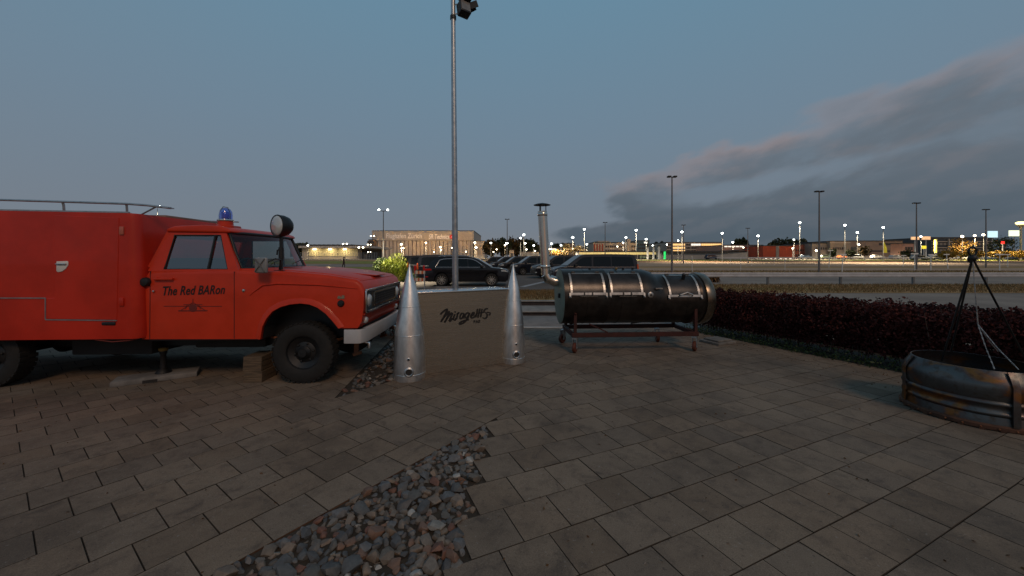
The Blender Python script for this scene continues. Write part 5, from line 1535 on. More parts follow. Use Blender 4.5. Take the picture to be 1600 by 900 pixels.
for i, (lab, u, w, lf) in enumerate([('yellow hedge bush left of the orange tree', 1482, 26, lf_y), ('yellow hedge bush right of the orange tree', 1525, 36, lf_y), ('yellow hedge bush below the dark green tree', 1560, 30, lf_y), ('yellow hedge bush at the right edge of the picture', 1592, 34, lf_y)]):
    tree('hedge_bush', lab, u, 112, 391, 403, w, lf, 'yellow hedge along the far car park', 1400, .12, seed=i + 50, size=.45)
for nm, u0, u1, vt, y in (('far_wood', 1142, 1172, 374, 520), ('far_wood', 1196, 1272, 374, 540), ('far_wood', 455, 485, 381, 420), ('far_wood', 1018, 1045, 379, 560), ('far_wood', 858, 900, 381, 560)):
    P = []
    for _ in range(2600):
        u = RNG.uniform(u0, u1); e = min(u - u0, u1 - u) / (u1 - u0) * 2; top_ = (400 - vt) * (.55 + .45 * min(1, e * 2.5)) * (1 + .22 * noise.noise(Vector((u * .22, y, 0))))
        v = 400 - RNG.random() ** .7 * top_; yy = y + RNG.uniform(-9, 9); P.append((at(u, yy), yy, CAMZ - (v - CY) / F * yy))
    tag(leaf_mesh(nm, P, 3.2, lf_g, None, .7), None, None, kind='stuff')


# ------------------------------------------------------------------ buildings beyond the fields
wallc = {}
def wm(name, c, **k): wallc[name] = M(name, c, .85, var=.08, scale=.2, **k); return wallc[name]


beige = wm('beige_cladding', (.46, .43, .395)); pinkw = wm('pink_wall', (.40, .24, .19)); greyw = wm('grey_wall', (.24, .22, .20)); redw = wm('red_brick_wall', (.36, .06, .025))
palew = wm('pale_wall', (.42, .36, .30)); darkw = wm('dark_glass_wall', (.03, .04, .05), coat=.5); tealw = wm('teal_wall', (.05, .12, .15), coat=.5); roofd = wm('dark_roof', (.06, .055, .055)); brownw = wm('brown_wall', (.27, .20, .155))
win_d = M('far_window', (.03, .035, .045), .15, coat=.6)
def lit(name, c, s): return M(name, c, .6, var=0, emit=c, estr=s)
warm = lit('warm_lit_window', (1.0, .60, .22), .95); warm2 = lit('floodlit_panel', (1.0, .80, .50), .55); cool = lit('white_lit_window', (1.0, .93, .80), .9)


def bld(name, label, u0, u1, vt, y, dep, mat, cat='building', base=None, group=None):
    x0, x1 = at(u0, y), at(u1, y); zb = th(y) - .3; zt = CAMZ - (vt - CY) / F * y
    t = thing(name, label, cat, ((x0 + x1) / 2, y, zb), 0, group); w = x1 - x0; h = zt - zb
    mb = MB(); mb.box(-w / 2, w / 2, 0, dep, 0, h); mb.build('wall', mat, t)
    mb = MB(); mb.box(-w / 2 - .15, w / 2 + .15, -.15, dep + .1, h + .005, h + .4); mb.build('roof_edge', roofd if mat is not roofd else greyw, t)
    return t, w, h


def band(t, w, x0, x1, z0, z1, mat, name='window_band', n=1, gap=.12, dz=-.12):
    """windows in a row, slightly proud of the wall, one mesh per row; x as fractions of the width"""
    a, b = -w / 2 + w * x0, -w / 2 + w * x1; mb = MB(); s = (b - a) / n
    for i in range(n): mb.box(a + i * s + s * gap, a + (i + 1) * s - s * gap, dz, .05, z0, z1)
    return mb.build(name, mat, t)


# hangar
t, w, h = bld('hangar', 'large beige aircraft hangar with dark upright ribs and white rooftop lettering', 582, 740, 361, 250, 60, beige)
mb = MB(); mb.box(-w / 2 - .1, w / 2 + .1, -.9, .0, h * .66, h - .02); mb.build('fascia', beige, t)
mb = MB(); mb.box(-w / 2 + 3.2, w / 2 - .2, -.35, -.02, 0.1, h * .65); mb.build('door_front', M('hangar_door', (.54, .50, .455), .8, var=.06, scale=.3), t)
ribm = M('rib_brown', (.13, .09, .07), .8); rib = None
for i in range(25):
    if rib is None:
        m = MB(); m.box(-.14, .14, -.75, -.36, 0.1, h * .655); rib = m.mesh('rib'); rib.materials.append(ribm)
    o = link('rib', rib, t); o.location = (-w / 2 + 3.6 + i * (w - 4.2) / 24.5, 0, 0)
signw = M('sign_white', (.80, .76, .70), .6, var=0, emit=(1, .93, .82), estr=.16)  # faint glow added so the letters stand out from the facade
for body, u0, u1, v0, v1, bold in (('Flughafen Zürich', 603, 659, 372.2, 364.6, .0), ('SR Technics', 670, 702, 373.0, 366.0, .04)):
    me, tw, th2 = text_mesh(body, 2.6, bold=bold, shear=.15 if body[0] == 'S' else 0); me.materials.append(signw)
    o = link('rooftop_lettering', me, t); x0, x1 = at(u0, 249), at(u1, 249)
    o.rotation_euler = (R(90), 0, 0); o.scale = ((x1 - x0) / tw, (v0 - v1) / F * 249 / th2, 1); o.location = (x0 - t.location.x, -1.0, CAMZ - (v0 - CY) / F * 249 - t.location.z)
    for v_ in ():
        pass
m = MB(); m.lathe([(.001, 0), (1.5, 0), (1.5, .12), (.001, .12)], 24, Matrix.Translation((at(706, 249) - t.location.x, -1.0, CAMZ - (370 - CY) / F * 249 - t.location.z)) @ Matrix.Rotation(R(90), 4, 'X')); lg = m.build('round_emblem', M('sign_red', (.65, .03, .02), .5, var=0, emit=(.8, .03, .02), estr=.25), t)  # emblem red is given a faint glow as well
m = MB(); q = Vector((at(706, 249) - t.location.x, -1.14, CAMZ - (370 - CY) / F * 249 - t.location.z)); m.face([q + Vector((-.9, 0, -.6)), q + Vector((.5, 0, -.1)), q + Vector((1.2, 0, .7)), q + Vector((.2, 0, .5))]); m.build('emblem_wing', signw, lg)
t2, w2, h2 = bld('hangar_annex', 'lower pale annex with a light grid of panels at the right end of the hangar', 741, 757, 377, 246, 30, beige)
band(t2, w2, .15, .85, h2 * .25, h2 * .8, palew, 'panel_grid', 3)
t3, w3, h3 = bld('stair_tower', 'narrow brown stair tower at the left end of the hangar with a dark balcony', 576, 583, 375, 244, 12, brownw)
m = MB(); m.box(-w3 * .6, w3 * .7, -1.6, -.02, h3 * .8, h3 * .95); m.build('balcony', roofd, t3)
# left terminal shed with floodlit wall
t, w, h = bld('cargo_shed', 'long low shed with a floodlit pale yellow wall behind the red truck bonnet', 472, 558, 384, 150, 25, palew)
mb = MB(); mb.box(-w / 2 - .5, w / 2 + 5.5, -1.8, 26, h - .9, h - .1); mb.build('flat_roof', beige, t)
mb = MB()
for i in range(12): mb.box(-w / 2 + i * w / 12, -w / 2 + i * w / 12 + .35, -1.9, 10, h + .02, h + .5)
stuff(mb.build('roof_purlins', roofd, t))
for i in range(5):
    m = MB(); a = -w / 2 + w * (.12 + i * .18); m.box(a, a + w * .172, -.14, .0, 1.4, h - 1.3); m.build('wall_panel', M('pale_yellow_panel', (.56, .49, .30), .8, var=.06, scale=.5) if i == 0 else MATS['pale_yellow_panel'], t)
for i in range(3):
    x = (493, 517, 540)[i]; m = MB(); xx = at(x, 150) - t.location.x; m.box(xx - .4, xx + .4, -1.2, -.2, h - 1.7, h - 1.2); m.build('wall_lamp', lit('wall_lamp_glow', (1.0, .82, .48), 5.0) if i == 0 else MATS['wall_lamp_glow'], t)
    l = bpy.data.lights.new('wall_lamp_light', 'AREA'); l.energy = 160; l.color = (1, .8, .42); l.size = 1.0; lo = link('wall_lamp_light', l, t); lo.location = (xx, -2.0, h - 1.3); lo.rotation_euler = (R(20), 0, 0)
t, w, h = bld('dark_garage', 'dark open garage between the floodlit shed and the hangar', 558, 577, 390, 155, 15, roofd)
band(t, w, .1, .9, .2, h * .55, greyw, 'garage_door', 2)
fence = thing('mesh_fence', 'long thin mesh fence in front of the floodlit shed', 'fence', (at(470, 120), 120, th(120)))
for i in range(30):
    m = MB(); m.box(i * .85 - .03, i * .85 + .03, -.03, .03, 0, 2.4); m.build('fence_post', galv, fence)
m = MB()
for z in (.1, 1.2, 2.35): m.box(0, 24.7, -.01, .01, z, z + .03)
for i in range(120): m.box(i * .206, i * .206 + .01, -.008, .008, .1, 2.3)
stuff(m.build('fence_wires', galv, fence))
# middle and right
t, w, h = bld('low_house', 'pale small house with a pitched top above the row of vans', 796, 803, 391, 170, 8, palew); band(t, w, .2, .8, h * .3, h * .7, win_d, 'window', 2)
t, w, h = bld('colonnade', 'low pale building with a row of white columns left of the smoker chimney', 812, 842, 394, 175, 8, palew)
for i in range(16):
    m = MB(); m.box(-w / 2 + w * (i + .3) / 16, -w / 2 + w * (i + .55) / 16, -.5, -.01, 0, h * .85); m.build('column', white, t)
t, w, h = bld('beige_hall', 'beige hall with lit roof edge just right of the smoker chimney', 848, 873, 388, 200, 20, palew); band(t, w, .05, .95, h - .9, h - .1, cool, 'lit_edge', 1); band(t, w, .1, .9, h * .2, h * .5, win_d, 'window_band', 6)
t, w, h = bld('tan_block', 'tan block behind the brown shrubs', 881, 898, 381, 210, 20, brownw); band(t, w, .1, .9, h * .55, h * .75, win_d, 'window_band', 4)
t, w, h = bld('office_block', 'long pinkish office block with window bands and red upright stripes', 927, 994, 379.5, 200, 25, palew)
for k in range(3): band(t, w, .28, .98, h * (.22 + .25 * k), h * (.34 + .25 * k), win_d, 'window_band', 14)
for k in range(4):
    m = MB(); a = -w / 2 + w * (.015 + .062 * k); m.box(a, a + w * .026, -.3, 0, 0, h * .93); m.build('red_stripe', redw, t)
m = MB(); m.box(w * .28, w * .36, -.8, 3, 0, h * 1.22); m.build('lift_tower', palew, t)
m = MB(); m.box(-w * .38, -w * .1, 2, 12, h + .42, h * 1.13); m.build('roof_storey', palew, t)
t, w, h = bld('glass_office', 'dark teal glass office with one bright sign, right of the office block', 996, 1015, 376.5, 230, 20, tealw)
for k in range(4): band(t, w, .03, .97, h * (.15 + .2 * k), h * (.25 + .2 * k), darkw, 'window_band', 6)
band(t, w, .5, .85, h - 1.5, h - .5, cool, 'lit_sign', 1)
t, w, h = bld('canopy', 'long low yellow-lit canopy behind the vans and smoker', 905, 1028, 394, 140, 8, beige); band(t, w, 0, 1, h - .9, h - .05, lit('canopy_glow', (1, .78, .30), .35), 'lit_edge', 22, .04)
band(t, w, .02, .98, .3, h - 1.0, roofd, 'opening', 20, .08)
for u, vt, lab in ((1012.5, 386, 'white pillar nearest the glass office'), (1021.5, 386, 'white pillar between its two neighbours'), (1030, 385, 'white pillar beside the yellow lamp')):
    t, w, h = bld('pillar', 'slim ' + lab, u - 1, u + 1, vt, 132, .6, white, 'pillar', None, 'slim white pillars before the parking deck')
t, w, h = bld('parking_deck', 'yellow-lit multi-storey car park with open floors', 1042, 1130, 379, 240, 30, palew)
for k in range(3):
    z0 = h * (.42 + .19 * k)
    for x0, x1, mt, n in ((.0, .1, roofd, 2), (.1, .32, warm, 7), (.34, .42, roofd, 3), (.43, .60, cool if k == 2 else roofd, 4), (.61, .97, warm, 9)):
        band(t, w, x0, x1, z0 + h * .02, z0 + h * .13, mt, 'open_floor', n, .06)
m = MB(); m.box(-w / 2, w / 2, -.6, -.13, h * .36, h * .40); m.build('floor_edge', palew, t)
t, w, h = bld('ramp_wall', 'long grey concrete ramp with a dark roof line below the parking deck', 1033, 1168, 394, 135, 10, M('ramp_concrete', (.36, .35, .33), .85, var=.1, scale=.3))
m = MB(); m.loft([[(-w / 2, -1.0, h - .2), (-w / 2, -1, h + .3), (-w / 2, 6, h + .3), (-w / 2, 6, h - .2)], [(w * .2, -1.0, h - .1), (w * .2, -1, h + .5), (w * .2, 6, h + .5), (w * .2, 6, h - .1)], [(w / 2, -1.0, h + .8), (w / 2, -1, h + 1.05), (w / 2, 6, h + 1.05), (w / 2, 6, h + .8)]]); m.build('sloping_roof', roofd, t)
t, w, h = bld('pink_hall', 'plain pink hall left of the red hall', 1130, 1192, 383.5, 205, 30, pinkw); band(t, w, .02, .5, h - .9, h - .3, cool, 'lit_edge', 5, .1)
band(t, w, .1, .9, h * .45, h * .55, palew, 'window_band', 9)
t, w, h = bld('red_hall', 'bright red hall with a grey gap in its front', 1192, 1240, 384.5, 190, 30, redw)
m = MB(); m.box(-w * .08, w * .02, -.2, 0, 0, h); m.build('grey_gate', greyw, t); band(t, w, .02, .98, .2, h * .12, cool, 'low_windows', 6, .3)
t, w, h = bld('red_annex', 'dull red annex with small windows joining the red hall', 1240, 1268.5, 383, 195, 20, M('dull_red_wall', (.27, .085, .055), .85)); band(t, w, .1, .95, h * .2, h * .36, win_d, 'window_band', 7, .2); band(t, w, .1, .95, h * .58, h * .70, win_d, 'window_band', 7, .25)
t, w, h = bld('grey_block', 'grey flat-roofed block with small upper windows', 1269, 1297, 380.5, 190, 20, greyw); band(t, w, .2, .95, h * .62, h * .76, win_d, 'window_band', 6, .25)
t, w, h = bld('tall_grey_hall', 'taller grey hall with a pale roof edge and a row of windows', 1297, 1329, 377.5, 188, 25, M('tall_grey_wall', (.23, .205, .18), .85)); band(t, w, .0, 1, h - .8, h - .1, palew, 'parapet', 1, 0); band(t, w, .1, .75, h * .55, h * .68, win_d, 'window_band', 7, .25)
t, w, h = bld('beige_hall_long', 'long beige hall with dark horizontal bands', 1329, 1410, 377, 192, 25, brownw); band(t, w, .1, 1, h * .42, h * .5, roofd, 'dark_band', 1, 0); band(t, w, .55, 1, h * .78, h * .9, roofd, 'dark_band', 1, 0)
m = MB(); m.box(-w / 2, -w * .36, -6, -.02, 0, h * .68); m.build('entrance_block', palew, t)
t, w, h = bld('glass_terminal', 'long dark glass terminal with thin white roof lines on the far right', 1455, 1552, 371.5, 230, 30, darkw)
for k in (.52, .80): band(t, w, 0, 1, h * k, h * k + .5, palew, 'white_line', 1, 0, -.6)
for k in (.36, .66): band(t, w, .0, 1, h * k, h * (k + .10), greyw, 'window_band', 16, .12)
for i in range(5):
    m = MB(); a = -w / 2 + w * (.05 + .2 * i); m.box(a, a + .5, -1.2, -.61, 0, h * .95); m.build('mast', palew, t)
t, w, h = bld('pale_kiosk', 'small pale kiosk left of the two lit cubes', 1412, 1428, 381, 170, 6, pinkw); band(t, w, .1, .9, h * .6, h * .8, roofd, 'window_band', 3)
# lit signs
def board(name, label, u0, u1, v0, v1, y, mat, post=None, cat='sign', group=None):
    x0, x1 = at(u0, y), at(u1, y); z0, z1 = CAMZ - (v1 - CY) / F * y, CAMZ - (v0 - CY) / F * y
    t = thing(name, label, cat, ((x0 + x1) / 2, y, th(y)), 0, group); w = (x1 - x0) / 2
    mb = MB(); mb.box(-w, w, -.2, .2, z0 - th(y), z1 - th(y)); mb.build('panel', mat, t)
    mb = MB(); mb.box(-w - .08, w + .08, -.12, .14, z0 - th(y) - .12, z0 - th(y) - .005); mb.box(-.15, .15, -.1, .1, -.1, z0 - th(y) - .13); mb.build('post', galv, t)
    return t


board('lit_billboard', 'pale blue lit billboard standing above the trees', 1544, 1558, 361, 371, 145, lit('billboard_blue', (.62, .90, 1.0), .80))
board('lit_billboard', 'cream lit billboard left of the yellow station mast', 1577, 1592, 360, 369, 145, lit('billboard_cream', (.95, 1.0, .72), 1.0))
board('lit_cube', 'orange lit cube, left one of the pair beside the thin mast', 1424, 1435.5, 370, 374.5, 145, lit('cube_orange', (1, .58, .30), .6), group='orange lit cubes'); board('lit_cube', 'orange lit cube, right one of the pair beside the thin mast', 1441, 1453, 369.5, 374.5, 145, MATS['cube_orange'], group='orange lit cubes')
board('green_sign', 'tall bright green lit pylon sign behind the smoker', 1037.5, 1040, 393, 405, 125, lit('sign_green', (.03, .9, .20), .6))
board('yellow_pylon', 'slim yellow lit pylon right of the orange cubes', 1460.5, 1463, 374, 395, 138, lit('pylon_yellow', (1, .80, .16), .45)); board('yellow_sign', 'small yellow lit sign on a post below the cubes', 1441, 1446.5, 384, 388.5, 136, lit('sign_yellow', (1, .78, .05), .7))
board('red_signal', 'red signal lamp in front of the dark green tree', 1565.5, 1568.5, 377, 381, 112, lit('signal_red', (1, .04, .03), .9), cat='signal')
fl = thing('banner', 'yellow feather banner in front of the long beige hall', 'banner', (at(1382, 125), 125, th(125)))
m = MB(); z = lambda v: CAMZ - (v - CY) / F * 125 - th(125)
m.loft([[(-.3, -.02, z(378)), (-.1, -.02, z(378)), (.8, -.02, z(388)), (.9, -.02, z(395)), (-.3, -.02, z(395))], [(-.3, .02, z(378)), (-.1, .02, z(378)), (.8, .02, z(388)), (.9, .02, z(395)), (-.3, .02, z(395))]]); m.build('flag', lit('banner_yellow', (.75, .62, .05), .12), fl); m = MB(); m.box(-.38, -.30, -.03, .03, 0, z(377.5)); m.build('pole', galv, fl)  # flag cloth carries a faint painted glow, no lamp in it

# ------------------------------------------------------------------ lamp posts
glowc = lit('lamp_white_glow', (.93, 1.0, .94), 16.0); gloww = lit('lamp_warm_glow', (1.0, .88, .62), 14.0); glowy = lit('lamp_yellow_glow', (1, .82, .30), 3.0)


poleg = M('lamp_pole_grey', (.09, .09, .09), .6)


def lamp(label, u, v, y, kind=1, mat=None, s=1.0, cat='street lamp', grp='lit street lamps in the distance'):
    if u > 850 and int(u) % 3 != 0 and v < 380 and y < 135: y *= 1.55
    z0 = th(y); H = CAMZ - (v - CY) / F * y - z0
    t = thing('street_lamp', label, cat, (at(u, y), y, z0), 0, grp); k = y / 120 * s
    mb = MB(); mb.tube([(0, 0, -.1), (0, 0, H * .5), (0, 0, H - .02)], [.08 * k + .03, .07 * k + .025, .04 * k + .02], 8); mb.build('pole', poleg, t, 60)
    for sx in ((0,) if kind == 1 else (-.62 * k - .2, .62 * k + .2)):
        if sx: m = MB(); m.bar((0, 0, H), (sx, 0, H + .05), .05, .05); m.build('arm', poleg, t)
        m = MB(); m.ball((sx, 0, H + .10), .34 * k, 7, 1.0, .8, .8); m.build('lamp_head', mat or glowc, t, 60)
    if (H > 5 and s >= .7) or y < 30:
        l = bpy.data.lights.new('lamp_light', 'SPOT'); l.spot_size = R(146 if y > 30 else 116); l.spot_blend = .5; l.energy = (5200 if mat is None else 6500) * (H / 9) ** 1.6 * ((1.9 if y < 135 else 3.8) if u > 850 else (1.4 if y < 215 else 4.2)) * (2 if y < 30 else 1); l.color = (1, .85, .60) if mat is None else (1, .78, .48); l.shadow_soft_size = .4 * k
        lo = link('lamp_light', l, t); lo.location = (0, -2.6, H - .2)
    return t


L1 = 'tall lit lamp post '
for a in [
    ('tall twin-headed lamp post standing in front of the hangar', 599, 330, 27.5, 2, None, .9), ('distant twin lamp glowing above the red box body roof rail', 246, 323, 80, 2, None, .8),
    ('single lamp beside the windscreen edge of the truck', 481, 384, 140, 1, gloww, .8), ('twin lamp in the middle of the floodlit shed', 539, 381.5, 140, 2, gloww, .7), ('twin lamp at the right end of the floodlit shed', 564, 387, 135, 2, gloww, .8),
    ('twin lamp at the top left corner of the hangar', 582, 369, 170, 2, gloww, .55), ('twin lamp below the hangar stair tower', 577, 382.5, 175, 2, gloww, .5), ('low twin lamp before the dark garage', 577, 394, 150, 2, gloww, .4),
    ('bright lamp near the left door ribs of the hangar', 627, 382, 228, 1, gloww, .9), ('lower lamp right beside the bright left hangar lamp', 630, 388, 230, 1, gloww, .7), ('lamp under the word gap of the hangar lettering', 665.5, 379.5, 232, 1, gloww, .7),
    ('lamp in front of the hangar, left of the tall floodlight pole', 688, 386.5, 230, 1, gloww, .8), ('lower lamp before the hangar left of the floodlight pole', 689, 391, 200, 1, gloww, .6), ('lamp touching the floodlight pole on its left', 706, 387.5, 205, 1, gloww, .5),
    ('small low lamp in front of the hangar ribs', 678, 394, 200, 1, gloww, .4), ('small low lamp right of the floodlight pole', 728, 393.5, 205, 1, gloww, .5), ('topmost lamp at the hangar annex', 742, 379.5, 228, 1, gloww, .9), ('lower lamp at the hangar annex', 744, 387, 225, 1, gloww, .9),
    ('lamp before the first dark park tree', 767, 380, 170, 1, None, .8), ('small low lamp under the first dark park tree', 771, 394, 180, 1, gloww, .5), ('small lamp right of the first park tree', 776, 390, 180, 1, gloww, .6),
    ('left of two close lamps before the second park tree', 789, 383.5, 175, 1, gloww, .7), ('bright right one of two close lamps before the second park tree', 792, 380.5, 160, 1, None, 1.1), ('bright lamp on a tall pole before the tallest park tree', 813.5, 372.5, 120, 1, None, .9),
    ('tallest lamp left of the smoker chimney', 818.5, 367.5, 115, 1, None, 1.0), ('lamp below the tallest lamp left of the chimney', 820.5, 380.5, 150, 1, None, .8), ('small low lamp left of the chimney', 822.5, 390, 170, 1, gloww, .7), ('lamp closest to the left of the smoker chimney', 834, 384, 150, 1, None, .8), ('small low lamp at the foot of the chimney trees', 836, 392.5, 165, 1, gloww, .5),
    ('lamp just right of the smoker chimney', 861.5, 381, 150, 1, None, .8), ('small low lamp at the right of the chimney', 858.5, 389.5, 170, 1, gloww, .6), ('small lamp before the beige hall', 868, 391, 170, 1, gloww, .5), ('lamp at the right end of the beige hall', 876.5, 383.5, 150, 1, None, .8),
    ('taller lamp above the brown shrubs', 895, 371.5, 110, 1, None, 1.0), ('small lamp under the taller lamp above the brown shrubs', 895, 389, 160, 1, gloww, .5), ('tall bright lamp above the nearest van', 913, 358.5, 95, 1, None, 1.0), ('lamp below the tall bright lamp above the nearest van', 917, 382, 160, 1, None, .8),
    ('lamp in front of the lift tower of the office block', 978, 371.5, 130, 1, None, .9), ('lamp left of the lift tower, lower than its neighbour', 973.5, 380, 160, 1, None, .7), ('small round lamp on the office block front', 964.5, 385.5, 170, 1, gloww, .6), ('tall bright lamp right of the office block', 994, 360, 100, 1, None, 1.0),
    ('lamp before the teal glass office', 1009.5, 374, 120, 1, None, .9), ('small lamp above the slim white pillars', 1020, 384, 150, 1, None, .6), ('small lamp at the left corner of the parking deck', 1042, 382.5, 170, 1, None, .6), ('lower lamp standing by the dark unlit mast', 1059.5, 376.5, 110, 1, None, .7), ('tall bright lamp right of the dark unlit mast', 1065.5, 363, 100, 1, None, 1.0),
    ('tall bright lamp at the right end of the parking deck', 1128.5, 365, 100, 1, None, 1.0), ('small lamp above the pink hall roof', 1145, 379, 150, 1, None, .8), ('tall bright lamp before the pink hall', 1184.5, 369, 105, 1, None, 1.0), ('small warm lamp on the pink hall front', 1161.5, 387, 190, 1, gloww, .6),
    ('tall bright lamp before the red annex', 1249.5, 348.5, 90, 1, None, 1.0), ('small pale lamp over the red hall', 1240.5, 375, 150, 1, None, .7), ('small warm lamp low before the red hall', 1238.5, 388.5, 150, 1, gloww, .6), ('warm glowing lamp low before the grey block', 1275.5, 392, 140, 1, gloww, .9),
    ('tall bright lamp before the tall grey hall', 1320, 352.5, 92, 1, None, 1.0), ('shorter bright lamp at the small round tree', 1339.5, 363.5, 110, 1, None, .9), ('warm lamp beside the small round tree', 1342, 382.5, 140, 1, gloww, .8), ('tall bright lamp before the long beige hall, near the yellow banner', 1380, 356, 95, 1, None, 1.0),
    ('lamp between the two orange lit cubes', 1439, 370, 140, 1, None, .8), ('first oval lamp above the orange tree', 1503.5, 370, 118, 1, gloww, 1.1), ('second oval lamp right of the orange tree', 1523, 368.5, 118, 1, gloww, 1.0), ('third oval lamp beside the thin unlit mast', 1536.5, 367.5, 118, 1, gloww, 1.1)]:
    lamp(a[0], a[1], a[2], a[3], a[4], a[5], a[6])
t = thing('station_mast', 'thick yellow-lit mast with a round glowing top at the right edge', 'light mast', (at(1595, 120), 120, th(120)))
zt = CAMZ - (350 - CY) / F * 120 - th(120)
m = MB(); m.tube([(0, 0, -.1), (0, 0, zt - .6)], .28, 10); m.build('column', M('cream_column', (.55, .48, .36), .7), t, 60); m = MB(); m.ball((0, 0, zt + .3), 1.15, 9, 1, 1, .45); m.build('glowing_top', glowy, t, 60); m = MB(); m.lathe([(.3, zt - 1.2), (.95, zt - .4), (.95, zt - .2), (.3, zt - .25)], 14, caps=False); m.build('collar', MATS['cream_column'], t, 40)


def mast(label, u, v, y, hd=True):
    z0 = th(y); H = CAMZ - (v - CY) / F * y - z0; t = thing('unlit_mast', label, 'light mast', (at(u, y), y, z0), 0, 'unlit tall masts')
    mb = MB(); mb.tube([(0, 0, -.1), (0, 0, H * .5), (0, 0, H)], [.11, .085, .06], 10); mb.build('pole', M('mast_grey', (.16, .145, .14), .6) if 'mast_grey' not in MATS else MATS['mast_grey'], t, 60)
    if hd:
        for s in (-1, 1):
            m = MB(); m.box(min(s * .12, s * .46), max(s * .12, s * .46), -.2, .2, H - .02, H + .14); m.bevel(.04); m.build('lamp_head', blackp, t, 40)
        m = MB(); m.bar((-.2, 0, H + .02), (.2, 0, H + .02), .07); m.build('cross_arm', blackp, t)


mast('tall unlit mast with dark heads right behind the smoker barrel', 1050, 277, 37); mast('tall unlit mast with dark heads between the red and grey buildings', 1280, 300, 42)
mast('unlit mast left of the orange lit cubes', 1432, 318, 52); mast('thin unlit mast between the oval lamps and the blue billboard', 1540.5, 328, 60)
mast('thin unlit mast between the hangar and the park trees', 792.5, 343, 75); mast('thin unlit mast above the nearest van', 945.5, 348, 80); mast('faint unlit mast right of the tall lamp behind the smoker', 1068, 352, 84); mast('faint thin unlit mast before the pink hall', 1168.5, 357, 90)

# white leaning row markers in the field
def marker(label, ut, vt, ub, y, w, arm=True):
    z0 = th(y); H = CAMZ - (vt - CY) / F * y - z0; dx = at(ut, y) - at(ub, y)
    t = thing('row_marker', label, 'post', (at(ub, y), y, z0), 0, 'white row marker posts in the field')
    mb = MB(); mb.tube([(0, 0, -.1), (dx, 0, H)], .045 if arm else .025, 6); mb.build('post', white, t)
    if arm: m = MB(); m.box(dx - w / 2, dx + w / 2, -.03, .03, H + .002, H + .16); m.build('board', white, t)


for a in [('leaning white marker post under the tallest grey hall lamp', 1317.5, 399, 1315.5, 42, .75), ('short white marker post left of the leaning one', 1297.5, 392, 1295, 62, .9), ('white marker post below the long beige hall', 1412, 400, 1411, 66, .9), ('wide white marker post beside the thin mast', 1429, 397.5, 1429.5, 46, .9),
          ('grey marker post right of the wide one', 1454.5, 399, 1454.5, 47, .7), ('white marker post leaning left near the tripod', 1479, 398.5, 1481.5, 55, .8), ('white marker post with the widest board right of the tripod', 1562, 398.5, 1562, 48, 1.2), ('faint marker post next to the one with the widest board', 1574.5, 398.5, 1574.5, 62, .9)]: marker(*a)
for i, (u, vt, y, lab) in enumerate(((1081.5, 400, 41, 'at the right of the smoker doors'), (1157.5, 402, 46, 'below the right end of the ramp'), (1174.5, 402, 70, 'below the pink hall'), (1209.5, 402, 72, 'below the red hall'), (1226.5, 402, 50, 'right of the red hall gate'), (1141.5, 404, 75, 'below the parking deck corner'))):
    marker('thin white fence pole without a board ' + lab, u, vt, u, y, 0, False)

# far guard rail and parked cars on the airport road
g = thing('guard_rail', 'faint grey guard rail along the far airport road', 'guard rail', (at(1120, 126), 126, th(126)))
m = MB(); m.box(0, 120, -.05, .05, .45, .85); m.build('rail_beam', MATS['rail_galvanised'], g); m = MB()
for i in range(60): m.box(i * 2 + .2, i * 2 + .35, .06, .16, -.1, .8)
stuff(m.build('rail_posts', galv, g))
far_glass = M('far_car_glass', (.02, .025, .03), .15, coat=.6)


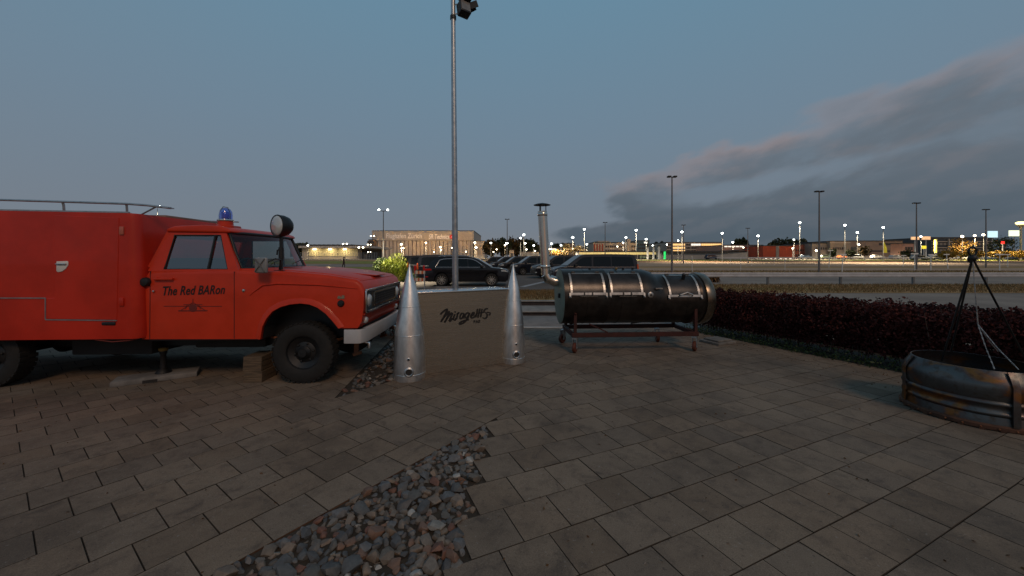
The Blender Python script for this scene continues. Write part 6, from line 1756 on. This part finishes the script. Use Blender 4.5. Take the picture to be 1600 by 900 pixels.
def farcar(label, u, col, y=138, L_=4.4, H=1.5, van=False, r=0.1):
    t = thing('parked_car' if not van else 'parked_van', label, 'car' if not van else 'van', (at(u, y), y, th(y) + .02), 0, 'small cars on the far airport road')
    pm = MATS.get('fc_' + str(col)) or M('fc_' + str(col), col, .35, coat=.5)
    hl, hw = L_ / 2, .88
    lowp = [(-hl, .3), (hl, .3), (hl + .02, .65), (hl - .25, .88), (-hl + .1, .95), (-hl, .75)]
    mb = MB().prism(lowp, -hw, hw, 'xz').bevel(.06, 2); mb.build('body', pm, t, 40)
    upp = [(-hl + .15, .93), (-hl + .45, H - .05), (-hl + .8, H), (hl * .25, H), (hl - 1.1, .9)] if not van else [(-hl + .05, .93), (-hl + .1, H - .05), (-hl + .4, H), (hl - 1.2, H), (hl - .5, .9)]
    mb = MB().prism(upp, -hw + .12, hw - .12, 'xz').bevel(.05, 2); mb.build('roof', pm, t, 40)
    c = sum(p[0] for p in upp) / len(upp); wp = [(c + (x - c) * .86, .97 + (z - .93) * .78) for x, z in upp]
    mb = MB().prism(wp, -hw + .10, hw - .10, 'xz'); mb.build('windows', far_glass, t)
    for x in (-hl + .8, hl - .8):
        m = MB(); m.lathe([(.001, -hw - .01), (.32, -hw - .01), (.32, hw + .01), (.001, hw + .01)], 14, Matrix.Translation((x, 0, .32)) @ Matrix.Rotation(R(90), 4, 'X')); m.build('wheels', blackp, t, 40)


silver, wht, dkb, grn, orr, gry = (.66, .67, .68), (.80, .80, .78), (.04, .06, .10), (.20, .28, .17), (.75, .18, .03), (.3, .3, .3)
for a in [('small silver estate car on the far road in front of the grey hall lamp', 1337, silver, 138, 5.2, 1.75, True), ('small white car on the far road right of the silver one', 1371, wht, 138, 4.4, 1.5), ('small orange-red car left of the silver estate', 1318, orr, 142, 4.2, 1.45), ('dark small car below the red annex', 1259, dkb, 142), ('greenish small car below the grey block', 1290, grn, 142), ('dark blue car by the wide white marker post', 1437, dkb, 120, 5.0, 1.6),
          ('white van below the orange tree', 1510, wht, 125, 5, 1.9, True), ('dark car below the dark green tree', 1551, dkb, 122, 4.8, 1.6), ('dark car at the right picture edge', 1588, dkb, 122, 4.6, 1.5), ('grey car right of the wide marker post', 1463, gry, 125), ('white car by the green sign', 1048, wht, 140), ('white car right of the second lamp pole behind the smoker', 1073, wht, 140), ('pale small car below the parking deck', 1094, silver, 138), ('dark car in the cluster below the parking deck', 1113, dkb, 132, 5.0, 1.7), ('grey car in the cluster left of the dark one', 1107, gry, 138), ('pale car behind the nearest van tail', 1008, grn, 140), ('dark car right of the white marker at the beige hall', 1400, gry, 140), ('white car far left of the green sign', 1024, wht, 145)]: farcar(*a)
